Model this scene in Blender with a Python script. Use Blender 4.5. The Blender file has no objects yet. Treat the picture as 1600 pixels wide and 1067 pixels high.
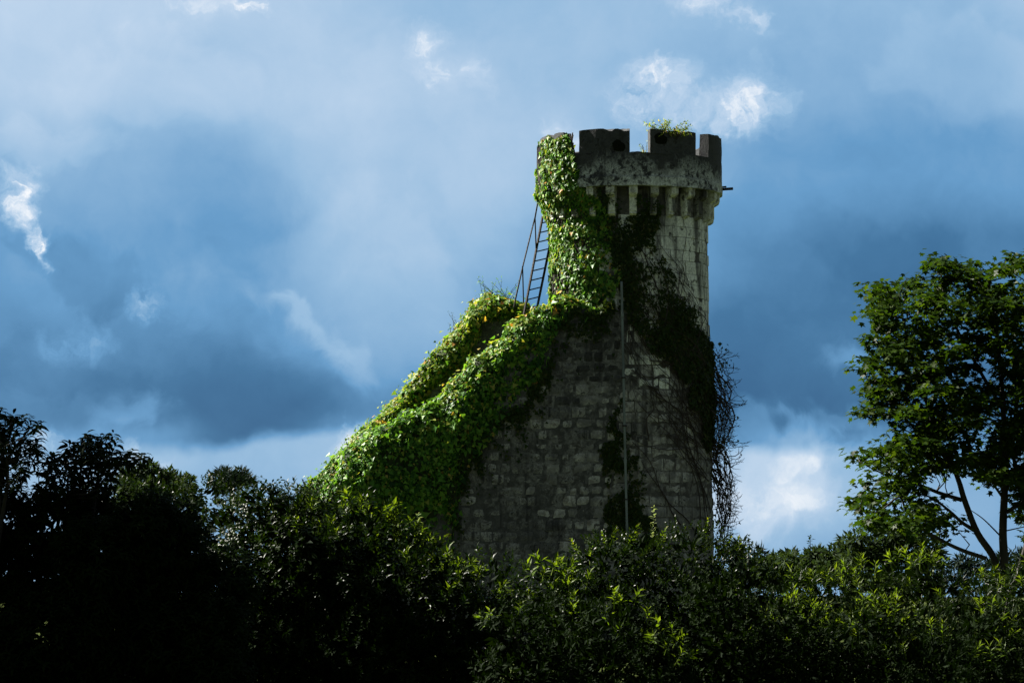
import bpy, math, random
import numpy as np
from mathutils import Vector, Matrix

# ------------------------------------------------------------------ camera, sky, sun, exposure
SC = bpy.context.scene
COL = SC.collection
R = math.radians
EYE = 1.7
FPX = 5200.0                      # focal length in pixels of a 1600 px wide frame
PITCH = math.atan((930 - 533.5) / FPX)
cam = bpy.data.cameras.new('camera')
cam.sensor_width = 36.0
cam.lens = FPX / 1600 * 36.0
cam.clip_start = 0.5
cam.clip_end = 6000
cam_o = bpy.data.objects.new('camera', cam)
COL.objects.link(cam_o)
cam_o.location = (0, 0, EYE)
cam_o.rotation_euler = (math.pi / 2 + PITCH, 0, 0)
SC.camera = cam_o

SUN = Vector((-0.67, 0.36, 0.65)).normalized()
sun = bpy.data.lights.new('sun', 'SUN')
sun.energy = 5.0
sun.angle = R(0.53)
sun.color = (1.0, 0.95, 0.86)
sun_o = bpy.data.objects.new('sun', sun)
COL.objects.link(sun_o)
sun_o.rotation_euler = SUN.to_track_quat('Z', 'Y').to_euler()
sun_o.location = SUN * 300

SC.view_settings.view_transform = 'Standard'
SC.view_settings.look = 'None'
SC.view_settings.gamma = 1.0
SC.view_settings.exposure = 2.0
SC.view_settings.use_curve_mapping = False
SC.cycles.use_adaptive_sampling = True
SC.cycles.adaptive_threshold = 0.02
SC.cycles.max_bounces = 5
SC.cycles.diffuse_bounces = 2
SC.cycles.glossy_bounces = 2
SC.cycles.transmission_bounces = 3
SC.cycles.use_denoising = True
SC.cycles.sample_clamp_indirect = 4.0


def lin(r, g, b):
    return tuple(((c / 255) / 12.92 if c / 255 <= 0.04045 else ((c / 255 + 0.055) / 1.055) ** 2.4) for c in (r, g, b))


def make_world():
    STR = 0.1
    w = bpy.data.worlds.new('World')
    SC.world = w
    w.use_nodes = True
    nt = w.node_tree
    nt.nodes.clear()
    N, L = nt.nodes.new, nt.links.new
    out = N('ShaderNodeOutputWorld')
    bg = N('ShaderNodeBackground')
    bg.inputs['Strength'].default_value = STR
    L(bg.outputs[0], out.inputs['Surface'])
    sky = N('ShaderNodeTexSky')
    sky.sky_type = 'NISHITA'
    sky.sun_disc = False
    sky.sun_elevation = math.asin(SUN.z)
    sky.sun_rotation = math.atan2(SUN.x, SUN.y)
    sky.air_density = 1.0
    sky.dust_density = 0.4
    tc = N('ShaderNodeTexCoord')
    m0 = N('ShaderNodeMapping')
    m0.vector_type = 'POINT'
    m0.inputs['Rotation'].default_value = (-PITCH, 0, 0)
    m0.inputs['Scale'].default_value = (1, 1, 1)
    L(tc.outputs['Generated'], m0.inputs['Vector'])
    sc = N('ShaderNodeVectorMath'); sc.operation = 'SCALE'
    sc.inputs['Scale'].default_value = FPX / 1000
    L(m0.outputs[0], sc.inputs[0])
    base = sc.outputs[0]

    def noise(vec, scale, detail, rough=0.55, dist=0.0):
        n = N('ShaderNodeTexNoise')
        n.inputs['Scale'].default_value = scale
        n.inputs['Detail'].default_value = detail
        n.inputs['Roughness'].default_value = rough
        n.inputs['Distortion'].default_value = dist
        L(vec, n.inputs['Vector'])
        return n

    def warp(vec, scale, amt, detail=4):
        n = noise(vec, scale, detail)
        s = N('ShaderNodeVectorMath'); s.operation = 'SUBTRACT'
        s.inputs[1].default_value = (0.5, 0.5, 0.5)
        L(n.outputs['Color'], s.inputs[0])
        k = N('ShaderNodeVectorMath'); k.operation = 'SCALE'
        k.inputs['Scale'].default_value = amt
        L(s.outputs[0], k.inputs[0])
        a = N('ShaderNodeVectorMath'); a.operation = 'ADD'
        L(vec, a.inputs[0]); L(k.outputs[0], a.inputs[1])
        return a.outputs[0]
    wide = warp(base, 3.2, 0.13, 5)
    fine = warp(wide, 14.0, 0.035, 5)
    crag = warp(warp(base, 4.5, 0.24, 3), 17.0, 0.09, 5)
    wisp = warp(warp(base, 11.0, 0.13, 5), 40.0, 0.04, 4)

    def mrange(v, a, b, c, d, kind='LINEAR'):
        m = N('ShaderNodeMapRange')
        m.interpolation_type = kind
        m.inputs['From Min'].default_value = a; m.inputs['From Max'].default_value = b
        m.inputs['To Min'].default_value = c; m.inputs['To Max'].default_value = d
        L(v, m.inputs['Value'])
        return m.outputs[0]

    def blob(acc, vec, px, py, rx, ry, rot, amp, hard=0.0):
        m = N('ShaderNodeMapping')
        m.vector_type = 'TEXTURE'
        m.inputs['Location'].default_value = ((px - 800) / 1000, FPX / 1000, (533.5 - py) / 1000)
        m.inputs['Rotation'].default_value = (0, R(rot), 0)
        m.inputs['Scale'].default_value = (rx / 1000, 2.5, ry / 1000)
        L(vec, m.inputs['Vector'])
        ln = N('ShaderNodeVectorMath'); ln.operation = 'LENGTH'
        L(m.outputs[0], ln.inputs[0])
        mr = N('ShaderNodeMapRange')
        mr.interpolation_type = 'SMOOTHERSTEP'
        mr.inputs['From Min'].default_value = 1.0
        mr.inputs['From Max'].default_value = hard
        mr.inputs['To Min'].default_value = 0.0
        mr.inputs['To Max'].default_value = amp
        L(ln.outputs['Value'], mr.inputs['Value'])
        ad = N('ShaderNodeMath'); ad.operation = 'ADD'
        L(acc, ad.inputs[0]); L(mr.outputs[0], ad.inputs[1])
        return ad.outputs[0]

    # broken cloud everywhere: broad swells plus finer structure
    n1 = noise(wide, 1.5, 5, 0.5)
    n2 = noise(fine, 4.0, 9, 0.58)
    swell = mrange(n1.outputs[0], 0.3, 0.7, 0.16, 0.52)
    small = mrange(n2.outputs[0], 0.28, 0.72, -0.075, 0.075)
    # the cloud deck in view: brightness across for a few heights, blended from one height to the next
    sx = N('ShaderNodeSeparateXYZ')
    L(wide, sx.inputs[0])
    across = mrange(sx.outputs['X'], -0.8, 0.8, 0.0, 1.0)
    deck = None
    for k, (py, vals) in enumerate(SKY_ROWS):
        fc = N('ShaderNodeFloatCurve')
        cu = fc.mapping.curves[0]
        while len(cu.points) < len(vals):
            cu.points.new(0.5, 0.5)
        for q, (pt, v) in enumerate(zip(cu.points, vals)):
            pt.location = (q / (len(vals) - 1), v)
            pt.handle_type = 'AUTO_CLAMPED'
        fc.mapping.update()
        L(across, fc.inputs['Value'])
        if deck is None:
            deck = fc.outputs[0]
        else:
            f = mrange(sx.outputs['Z'], (533.5 - SKY_ROWS[k - 1][0]) / 1000, (533.5 - py) / 1000, 0.0, 1.0, 'SMOOTHSTEP')
            mx = N('ShaderNodeMix'); mx.data_type = 'FLOAT'
            L(f, mx.inputs[0]); L(deck, mx.inputs[2]); L(fc.outputs[0], mx.inputs[3])
            deck = mx.outputs[0]
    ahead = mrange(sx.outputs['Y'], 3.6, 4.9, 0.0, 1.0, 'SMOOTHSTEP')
    mx = N('ShaderNodeMix'); mx.data_type = 'FLOAT'
    L(ahead, mx.inputs[0]); L(swell, mx.inputs[2]); L(deck, mx.inputs[3])
    a = N('ShaderNodeMath'); a.operation = 'ADD'
    L(mx.outputs[0], a.inputs[0]); L(small, a.inputs[1])
    acc = a.outputs[0]
    for b in SKY_FINE:
        acc = blob(acc, crag, *b)
    # the thin bright wisps are torn by a finer noise
    z = N('ShaderNodeValue'); z.outputs[0].default_value = 0.0
    wacc = z.outputs[0]
    for b in SKY_WISP:
        wacc = blob(wacc, wisp, *b)
    n3 = noise(wisp, 14.0, 5, 0.6)
    mr3 = N('ShaderNodeMapRange')
    mr3.inputs['From Min'].default_value = 0.33; mr3.inputs['From Max'].default_value = 0.66
    mr3.inputs['To Min'].default_value = 0.0; mr3.inputs['To Max'].default_value = 1.05
    L(n3.outputs[0], mr3.inputs['Value'])
    mu = N('ShaderNodeMath'); mu.operation = 'MULTIPLY'
    L(wacc, mu.inputs[0]); L(mr3.outputs[0], mu.inputs[1])
    fin = N('ShaderNodeMath'); fin.operation = 'ADD'
    L(acc, fin.inputs[0]); L(mu.outputs[0], fin.inputs[1])
    ramp = N('ShaderNodeValToRGB')
    L(fin.outputs[0], ramp.inputs[0])
    stops = [(0.0, (30, 80, 126)), (0.2, (60, 112, 156)), (0.4, (99, 153, 199)), (0.6, (147, 185, 219)),
             (0.8, (186, 209, 233)), (1.0, (250, 252, 255))]
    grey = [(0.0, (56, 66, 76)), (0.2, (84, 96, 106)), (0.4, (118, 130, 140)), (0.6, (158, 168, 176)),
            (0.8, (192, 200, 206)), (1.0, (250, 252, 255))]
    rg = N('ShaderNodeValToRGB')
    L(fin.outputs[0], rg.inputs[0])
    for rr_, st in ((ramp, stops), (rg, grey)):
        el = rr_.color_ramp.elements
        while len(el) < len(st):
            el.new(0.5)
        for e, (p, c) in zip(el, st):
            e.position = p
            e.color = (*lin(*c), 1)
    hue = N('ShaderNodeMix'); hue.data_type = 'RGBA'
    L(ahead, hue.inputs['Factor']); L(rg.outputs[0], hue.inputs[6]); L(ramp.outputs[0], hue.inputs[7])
    up = N('ShaderNodeVectorMath'); up.operation = 'SCALE'
    up.inputs['Scale'].default_value = 1.0 / STR / 2 ** SC.view_settings.exposure
    L(hue.outputs[2], up.inputs[0])
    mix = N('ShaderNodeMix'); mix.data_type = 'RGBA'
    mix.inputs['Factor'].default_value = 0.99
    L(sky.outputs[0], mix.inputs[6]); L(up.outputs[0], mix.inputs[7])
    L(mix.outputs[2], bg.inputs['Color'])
    w.cycles.sampling_method = 'MANUAL'
    w.cycles.sample_map_resolution = 512


# clouds in view (pixels of the 1600 px frame stand for angles): rows of the deck, then patches (centre, radii, tilt, strength)
SKY_ROWS = [
    (0,   [.78, .80, .76, .68, .64, .60, .57, .56, .64]),
    (130, [.76, .73, .68, .68, .63, .58, .53, .48, .56]),
    (260, [.52, .56, .52, .64, .64, .55, .40, .38, .44]),
    (390, [.38, .45, .42, .57, .52, .46, .27, .22, .26]),
    (520, [.32, .34, .38, .46, .33, .32, .18, .19, .20]),
    (635, [.22, .23, .20, .28, .24, .16, .09, .11, .16]),
    (668, [.34, .40, .20, .36, .40, .28, .18, .30, .36]),
    (700, [.60, .64, .62, .62, .58, .58, .54, .54, .48]),
    (770, [.66, .64, .60, .62, .60, .66, .62, .56, .50]),
    (850, [.60, .60, .58, .55, .55, .60, .56, .52, .50]),
]
SKY_FINE = [
    (230, 662, 100, 55, 0, 0.18), (1195, 752, 140, 100, 0, 0.16, 0.55), (1300, 690, 170, 45, -8, 0.14, .2), (1340, 570, 100, 42, -6, 0.16),
    (650, 250, 280, 220, 20, 0.05, 0.6), (560, 470, 210, 200, 0, 0.08, 0.55), (435, 478, 100, 30, 22, 0.12, 0.0), (488, 535, 75, 36, 58, 0.11, 0.0), (530, 590, 60, 70, 0, 0.10, 0.2), (330, 590, 240, 130, 8, -0.05, 0.4),
    (300, 440, 100, 70, 20, 0.07), (90, 230, 170, 70, 0, 0.09, .3), (350, 320, 120, 120, 0, -0.03, .2), (130, 440, 110, 80, 0, -.08, .4),
    (60, 590, 170, 70, 0, -.05, .4), (1000, 300, 160, 90, 0, .06, .3), (1500, 120, 160, 110, 20, .07, .4), (250, 120, 220, 100, 0, .06, .4),
    (40, 395, 70, 60, 0, -.06, .3), (1380, 420, 200, 90, 0, -.05, .3),
]
SKY_WISP = [
    (42, 288, 46, 52, 10, 0.50), (52, 335, 30, 62, -20, 0.50), (70, 382, 30, 52, -15, 1.0), (240, 472, 48, 50, 0, 0.40),
    (120, 537, 90, 40, 0, 0.26), (340, 8, 180, 48, 0, 0.13), (395, 12, 36, 30, 0, 0.25), (660, 68, 50, 44, -20, 0.24),
    (690, 118, 72, 46, 20, 0.24), (755, 122, 30, 54, -25, 0.15),
    (1020, 140, 110, 66, -12, 0.40), (1175, 168, 85, 88, 0, 0.40), (1095, 190, 110, 46, 6, 0.34), (985, 165, 50, 40, -30, 0.24),
    (1105, 8, 100, 40, 8, 0.32), (1170, 38, 52, 24, 50, 0.30), (1040, 97, 40, 20, 10, 0.22), (80, 690, 70, 40, 0, 0.6),
    (235, 722, 60, 34, 30, 0.5), (560, 685, 70, 52, -35, 0.6), (890, 235, 60, 70, 0, 0.2),
    (1215, 735, 150, 95, 0, 0.06), (1180, 800, 120, 70, 0, 0.08), (1270, 790, 100, 50, 0, 0.1), (1330, 700, 100, 40, 0, 0.10),
]
make_world()


def at(px, py, Y):
    """world point seen at pixel (px,py) of the 1600 px frame on the plane at distance Y"""
    u, v = (px - 800) / FPX, (533.5 - py) / FPX
    c, s = math.cos(PITCH), math.sin(PITCH)
    d = (u, c - v * s, s + v * c)
    k = Y / d[1]
    return Vector((d[0] * k, Y, EYE + d[2] * k))


def proj(P):
    """pixel of world points (N,3)"""
    c, s = math.cos(PITCH), math.sin(PITCH)
    x, y, z = P[:, 0], P[:, 1], P[:, 2] - EYE
    f = y * c + z * s
    u = -y * s + z * c
    return np.stack([800 + FPX * x / f, 533.5 - FPX * u / f], 1)


# ------------------------------------------------------------------ helpers
rng = np.random.default_rng(7)
rnd = random.Random(11)


def hash3(i, j, k, seed):
    h = (i * 374761393 + j * 668265263 + k * 2147483647 + seed * 1274126177) & 0xffffffff
    h = ((h ^ (h >> 13)) * 1274126177) & 0xffffffff
    return ((h ^ (h >> 16)) & 0xffff) / 65535.0


def vnoise(P, seed=0):
    P = np.asarray(P, float)
    i = np.floor(P).astype(np.int64)
    f = P - i
    f = f * f * (3 - 2 * f)
    r = 0
    for a in (0, 1):
        for b in (0, 1):
            for c in (0, 1):
                wgt = (f[..., 0] if a else 1 - f[..., 0]) * (f[..., 1] if b else 1 - f[..., 1]) * (f[..., 2] if c else 1 - f[..., 2])
                r = r + wgt * hash3(i[..., 0] + a, i[..., 1] + b, i[..., 2] + c, seed)
    return r * 2 - 1


def fbm(P, seed=0, octs=3):
    P = np.asarray(P, float)
    r, a, t = 0, 1.0, 0
    for o in range(octs):
        r = r + a * vnoise(P * 2 ** o, seed + o * 17)
        t += a
        a *= 0.5
    return r / t


def mesh(name, V, F, mat=None, smooth=False):
    V = np.ascontiguousarray(V, np.float32)
    me = bpy.data.meshes.new(name)
    if isinstance(F, np.ndarray):
        k = F.shape[1]
        me.vertices.add(len(V)); me.vertices.foreach_set('co', V.ravel())
        me.loops.add(F.size); me.loops.foreach_set('vertex_index', np.ascontiguousarray(F, np.int32).ravel())
        me.polygons.add(len(F)); me.polygons.foreach_set('loop_start', np.arange(len(F), dtype=np.int32) * k)
        me.update(calc_edges=True)
    else:
        me.from_pydata([tuple(map(float, v)) for v in V], [], F)
        me.update()
    if smooth:
        me.polygons.foreach_set('use_smooth', np.ones(len(me.polygons), bool))
    if smooth == 'angle':
        me.set_sharp_from_angle(angle=R(35))
    if mat:
        me.materials.append(mat)
    return me


def obj(name, me, parent=None, loc=None):
    o = bpy.data.objects.new(name, me)
    COL.objects.link(o)
    if parent:
        o.parent = parent
        o.matrix_parent_inverse = parent.matrix_world.inverted()
    if loc is not None:
        o.location = loc
    return o


def tag(o, label=None, cat=None, group=None, kind=None):
    if label: o['label'] = label
    if cat: o['category'] = cat
    if group: o['group'] = group
    if kind: o['kind'] = kind
    return o


def thing(name, loc, label, cat, group=None):
    o = bpy.data.objects.new(name, None)
    COL.objects.link(o)
    o.location = loc
    o.empty_display_size = 0.2
    bpy.context.view_layer.update()
    o.matrix_world = Matrix.Translation(loc)
    return tag(o, label, cat, group)


def unit(a):
    return a / np.maximum(np.linalg.norm(a, axis=-1, keepdims=True), 1e-9)


def tube(pts, rad, n=6):
    """closed tapered tube along a polyline -> V, F(list)"""
    pts = [Vector(p) for p in pts]
    if not hasattr(rad, '__len__'):
        rad = [rad] * len(pts)
    V, F = [], []
    up = Vector((0.31, 0.17, 0.93)).normalized()
    for i, p in enumerate(pts):
        t = (pts[min(i + 1, len(pts) - 1)] - pts[max(i - 1, 0)]).normalized()
        a = t.cross(up)
        if a.length < 0.05:
            a = t.cross(Vector((1, 0, 0)))
        a.normalize()
        b = t.cross(a)
        for k in range(n):
            w = 2 * math.pi * k / n
            V.append(p + (a * math.cos(w) + b * math.sin(w)) * rad[i])
    for i in range(len(pts) - 1):
        for k in range(n):
            F.append((i * n + k, i * n + (k + 1) % n, (i + 1) * n + (k + 1) % n, (i + 1) * n + k))
    F.append(tuple(range(n))[::-1])
    F.append(tuple((len(pts) - 1) * n + k for k in range(n)))
    return V, F


def join(parts):
    V, F, o = [], [], 0
    for v, f in parts:
        V += list(v)
        F += [tuple(i + o for i in q) for q in f]
        o += len(v)
    return V, F


def box(c, s):
    x, y, z = c
    a, b, h = s[0] / 2, s[1] / 2, s[2] / 2
    V = [(x + i * a, y + j * b, z + k * h) for i in (-1, 1) for j in (-1, 1) for k in (-1, 1)]
    return V, [(0, 1, 3, 2), (4, 6, 7, 5), (0, 4, 5, 1), (2, 3, 7, 6), (0, 2, 6, 4), (1, 5, 7, 3)]


def smooth_path(pts, n=6):
    """Catmull-Rom through points"""
    P = [Vector(p) for p in pts]
    P = [P[0] * 2 - P[1]] + P + [P[-1] * 2 - P[-2]]
    out = []
    for i in range(1, len(P) - 2):
        for j in range(n):
            t = j / n
            out.append(0.5 * ((2 * P[i]) + (P[i + 1] - P[i - 1]) * t + (2 * P[i - 1] - 5 * P[i] + 4 * P[i + 1] - P[i + 2]) * t * t
                              + (3 * P[i] - P[i - 1] - 3 * P[i + 1] + P[i + 2]) * t ** 3))
    out.append(P[-2])
    return out


def inpoly(p, poly):
    p = np.asarray(p, float)
    x, y = p[:, 0], p[:, 1]
    r = np.zeros(len(p), bool)
    n = len(poly)
    for i in range(n):
        x0, y0 = poly[i]
        x1, y1 = poly[(i + 1) % n]
        if y0 == y1:
            continue
        c = ((y0 > y) != (y1 > y)) & (x < (x1 - x0) * (y - y0) / (y1 - y0) + x0)
        r ^= c
    return r


# leaf templates: x across, y along, z normal
def tmpl(v, f):
    return np.array(v, float), np.array(f, int)


LAUREL = tmpl([(0, 0, 0), (-.17, .45, .05), (0, .5, -.01), (.17, .45, .05), (0, 1, -.14)], [(0, 2, 1), (0, 3, 2), (1, 2, 4), (2, 3, 4)])
NARROW = tmpl([(0, 0, 0), (-.11, .42, .04), (0, .48, -.01), (.11, .42, .04), (0, 1, -.08)], [(0, 2, 1), (0, 3, 2), (1, 2, 4), (2, 3, 4)])
DROOP = tmpl([(0, 0, 0), (-.15, .3, .02), (0, .34, .05), (.15, .3, .02), (-.14, .62, -.1), (0, .66, -.06), (.14, .62, -.1), (0, .92, -.42)],
             [(0, 2, 1), (0, 3, 2), (1, 2, 5), (1, 5, 4), (2, 3, 6), (2, 6, 5), (4, 5, 7), (5, 6, 7)])
IVY = tmpl([(0, .3, -.04), (0, 0, 0), (-.5, .08, .05), (-.27, .45, .03), (0, 1, -.12), (.27, .45, .03), (.5, .08, .05)],
           [(0, 2, 1), (0, 3, 2), (0, 4, 3), (0, 5, 4), (0, 6, 5), (0, 1, 6)])
SMALL = tmpl([(0, 0, 0), (-.28, .5, .06), (.28, .5, .06), (0, 1, -.05)], [(0, 3, 1), (0, 2, 3)])


def _maple():
    v = [(0, .36, -.05), (0, 0, 0)]
    for a, r in ((-30, .5), (5, .28), (30, .72), (58, .34), (90, .66), (122, .34), (150, .72), (175, .28), (210, .5)):
        v.append((math.cos(R(a)) * r, .36 + math.sin(R(a)) * r, -.16 * r * r + .02))
    n = len(v)
    return tmpl(v, [(0, 1, 2)] + [(0, i, i + 1) for i in range(2, n - 1)] + [(0, n - 1, 1)])


MAPLE = _maple()


def leaves(T, P, A, Nn, S):
    """one leaf of template T at each P with axis A, normal Nn, size S -> V,F arrays"""
    A = unit(A)
    X = unit(np.cross(A, Nn))
    Z = np.cross(X, A)
    tv, tf = T
    V = P[:, None, :] + S[:, None, None] * (tv[None, :, 0:1] * X[:, None, :] + tv[None, :, 1:2] * A[:, None, :] + tv[None, :, 2:3] * Z[:, None, :])
    F = tf[None] + (np.arange(len(P)) * len(tv))[:, None, None]
    return V.reshape(-1, 3), F.reshape(-1, 3)


def merge(parts):
    V, F, o = [], [], 0
    for v, f in parts:
        V.append(v); F.append(f + o); o += len(v)
    return np.concatenate(V), np.concatenate(F)


def sprigs(T, P, D, ln, nleaf, size, a0=80, a1=25, sj=0.25, start=0.15):
    """shoots at P along D carrying nleaf leaves in a spiral"""
    n = len(P)
    D = unit(D)
    ref = np.where(np.abs(D[:, 2:3]) < .9, np.array([[0, 0, 1.]]), np.array([[1., 0, 0]]))
    E1 = unit(np.cross(D, ref))
    E2 = np.cross(D, E1)
    ph = rng.uniform(0, 6.28, n)
    out = []
    ln = np.broadcast_to(ln, (n,))
    for j in range(nleaf):
        t = start + (1 - start) * j / max(1, nleaf - 1)
        w = ph + j * 2.4 + rng.normal(0, .25, n)
        rad = np.cos(w)[:, None] * E1 + np.sin(w)[:, None] * E2
        al = np.radians(a0 + (a1 - a0) * t + rng.normal(0, 10, n))
        A = np.cos(al)[:, None] * D + np.sin(al)[:, None] * rad
        Nn = unit(D - rad * .2 + rng.normal(0, .18, (n, 3)))
        s = size * (1.05 - .35 * t) * rng.uniform(1 - sj, 1 + sj, n)
        out.append(leaves(T, P + D * (ln * t)[:, None], A, Nn, s))
    return merge(out)


# ------------------------------------------------------------------ materials
def new_mat(name):
    m = bpy.data.materials.new(name)
    m.use_nodes = True
    nt = m.node_tree
    nt.nodes.clear()
    return m, nt, nt.nodes.new, nt.links.new


def ramp_node(N, stops, interp='LINEAR'):
    r = N('ShaderNodeValToRGB')
    r.color_ramp.interpolation = interp
    el = r.color_ramp.elements
    while len(el) < len(stops):
        el.new(0.5)
    for e, (p, c) in zip(el, stops):
        e.position = p
        e.color = (*c, 1) if len(c) == 3 else c
    return r


def leaf_mat(name, stops, rough=0.35, trans=0.35, tcol=None, spec=0.5, dim=0.75, sm=.28):
    stops = [(p_, tuple(v * dim for v in c_)) for p_, c_ in stops]
    spec *= sm
    """glossy leaf: colour differs from leaf to leaf, light passes through"""
    m, nt, N, L = new_mat(name)
    out = N('ShaderNodeOutputMaterial')
    geo = N('ShaderNodeNewGeometry')
    rp = ramp_node(N, stops)
    L(geo.outputs['Random Per Island'], rp.inputs[0])
    p = N('ShaderNodeBsdfPrincipled')
    p.inputs['Roughness'].default_value = rough
    p.inputs['Specular IOR Level'].default_value = spec
    L(rp.outputs[0], p.inputs['Base Color'])
    t = N('ShaderNodeBsdfTranslucent')
    g = N('ShaderNodeMix'); g.data_type = 'RGBA'; g.blend_type = 'MULTIPLY'
    g.inputs['Factor'].default_value = 1.0
    g.inputs[7].default_value = (*(tcol or (2.2, 2.2, 0.8)), 1)
    L(rp.outputs[0], g.inputs[6])
    L(g.outputs[2], t.inputs['Color'])
    mx = N('ShaderNodeMixShader')
    mx.inputs[0].default_value = trans
    L(p.outputs[0], mx.inputs[1]); L(t.outputs[0], mx.inputs[2])
    L(mx.outputs[0], out.inputs['Surface'])
    return m


def plain_mat(name, c1, c2, scale=8.0, rough=0.8, bump=0.3, metal=0.0, stretch=(1, 1, 1)):
    m, nt, N, L = new_mat(name)
    out = N('ShaderNodeOutputMaterial')
    p = N('ShaderNodeBsdfPrincipled')
    p.inputs['Roughness'].default_value = rough
    p.inputs['Metallic'].default_value = metal
    p.inputs['Specular IOR Level'].default_value = 0.0 if rough > .92 else 0.4
    tc = N('ShaderNodeTexCoord')
    mp = N('ShaderNodeMapping')
    mp.inputs['Scale'].default_value = stretch
    L(tc.outputs['Object'], mp.inputs[0])
    n = N('ShaderNodeTexNoise')
    n.inputs['Scale'].default_value = scale
    n.inputs['Detail'].default_value = 6
    L(mp.outputs[0], n.inputs['Vector'])
    rp = ramp_node(N, [(0.32, c1), (0.68, c2)])
    L(n.outputs[0], rp.inputs[0])
    L(rp.outputs[0], p.inputs['Base Color'])
    b = N('ShaderNodeBump')
    b.inputs['Strength'].default_value = bump
    b.inputs['Distance'].default_value = 0.02
    L(n.outputs[0], b.inputs['Height'])
    L(b.outputs[0], p.inputs['Normal'])
    L(p.outputs[0], out.inputs['Surface'])
    return m


def masonry(name, dark, mid, pale, pale_amt, streak=0.5, scale=1.0, black=0.5, tint=(0.16, 0.12, 0.07), piece=0.25, rough=0.9, zpale=None):
    """weathered stone or lime render: lichen patches, black biofilm running down in streaks, ochre damp"""
    m, nt, N, L = new_mat(name)
    out = N('ShaderNodeOutputMaterial')
    p = N('ShaderNodeBsdfPrincipled')
    p.inputs['Roughness'].default_value = rough
    p.inputs['Specular IOR Level'].default_value = 0.25
    geo = N('ShaderNodeNewGeometry')
    oi = N('ShaderNodeObjectInfo')

    def nz(sc, st, det=8, ro=0.6, off=0.0, dist=0.0):
        mp = N('ShaderNodeMapping')
        mp.inputs['Scale'].default_value = st
        mp.inputs['Location'].default_value = (off, off * .7, off * 1.3)
        L(geo.outputs['Position'], mp.inputs[0])
        n = N('ShaderNodeTexNoise')
        n.inputs['Scale'].default_value = sc
        n.inputs['Detail'].default_value = det
        n.inputs['Roughness'].default_value = ro
        n.inputs['Distortion'].default_value = dist
        L(mp.outputs[0], n.inputs['Vector'])
        return n.outputs[0]

    def mr(v, a, b, c=0.0, d=1.0):
        r = N('ShaderNodeMapRange')
        r.inputs['From Min'].default_value = a; r.inputs['From Max'].default_value = b
        r.inputs['To Min'].default_value = c; r.inputs['To Max'].default_value = d
        L(v, r.inputs['Value'])
        return r.outputs[0]

    def mixc(f, a, b):
        x = N('ShaderNodeMix'); x.data_type = 'RGBA'
        L(f, x.inputs['Factor'])
        for sk, v in ((x.inputs[6], a), (x.inputs[7], b)):
            if isinstance(v, tuple): sk.default_value = (*v, 1)
            else: L(v, sk)
        return x.outputs[2]

    def math2(op, a, b):
        x = N('ShaderNodeMath'); x.operation = op
        for sk, v in zip(x.inputs, (a, b)):
            if isinstance(v, (int, float)): sk.default_value = v
            else: L(v, sk)
        return x.outputs[0]
    big = nz(0.9 * scale, (1, 1, .8), 6, .6, 3.1)
    med = nz(3.5 * scale, (1, 1, 1), 8, .65, 7.7, .4)
    fin = nz(16 * scale, (1, 1, 1), 6, .7, 1.3)
    stk = nz(2.1 * scale, (1, 1, .12), 6, .6, 5.5, .3)
    c = mixc(mr(med, .35, .65), dark, mid)
    c = mixc(math2('MULTIPLY', mr(big, .5, .68), .55), c, tint)
    pm = math2('MULTIPLY', mr(math2('ADD', math2('MULTIPLY', med, .55), math2('MULTIPLY', big, .5)), .62 - .22 * pale_amt, .70 - .2 * pale_amt), 1.0)
    if zpale:
        sz = N('ShaderNodeSeparateXYZ')
        L(geo.outputs['Position'], sz.inputs[0])
        zz = math2('ADD', sz.outputs['Z'], math2('MULTIPLY', math2('SUBTRACT', big, .5), 2.4))
        pm = math2('MULTIPLY', pm, mr(zz, zpale[0], zpale[1]))
    c = mixc(math2('MULTIPLY', pm, mr(fin, .25, .6, .45, 1.0)), c, pale)
    c = mixc(math2('MULTIPLY', mr(stk, .64 - .26 * streak, .76 - .26 * streak), .86), c, (.022, .022, .023))
    c = mixc(math2('MULTIPLY', mr(med, .66 - .1 * black, .72 - .1 * black), .85), c, (.014, .014, .014))
    v = mr(oi.outputs['Random'], 0, 1, 1 - piece, 1 + piece)
    fv = math2('MULTIPLY', v, mr(fin, .2, .8, .7, 1.3))
    sc2 = N('ShaderNodeVectorMath'); sc2.operation = 'SCALE'
    L(c, sc2.inputs[0]); L(fv, sc2.inputs['Scale'])
    L(sc2.outputs[0], p.inputs['Base Color'])
    h = math2('ADD', math2('MULTIPLY', med, .6), math2('MULTIPLY', fin, .4))
    b = N('ShaderNodeBump')
    b.inputs['Strength'].default_value = 0.7
    b.inputs['Distance'].default_value = 0.04
    L(h, b.inputs['Height'])
    L(b.outputs[0], p.inputs['Normal'])
    L(p.outputs[0], out.inputs['Surface'])
    return m


G = lambda *c: c
M = {}
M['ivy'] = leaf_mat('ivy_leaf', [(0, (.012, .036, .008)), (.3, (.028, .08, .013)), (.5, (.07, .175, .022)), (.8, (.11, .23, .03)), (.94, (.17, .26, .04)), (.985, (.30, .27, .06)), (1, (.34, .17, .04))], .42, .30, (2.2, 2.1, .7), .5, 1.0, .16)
M['ivy_yellow'] = leaf_mat('ivy_leaf_yellow', [(0, (.04, .08, .015)), (.3, (.10, .17, .025)), (.6, (.19, .25, .04)), (.9, (.28, .30, .06)), (.96, (.38, .26, .07)), (1, (.40, .16, .04))], .45, .34, (1.9, 1.9, .7), .5, .92, .14)  # yellow leaves; this lighter copy also tints the sunlit ivy faces
M['ivy_dark'] = leaf_mat('ivy_leaf_dark', [(0, (.02, .045, .010)), (.8, (.045, .075, .015)), (1, (.10, .10, .03))], .5, .25, (2.2, 2.2, .8), .4, .6, .15)
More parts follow.
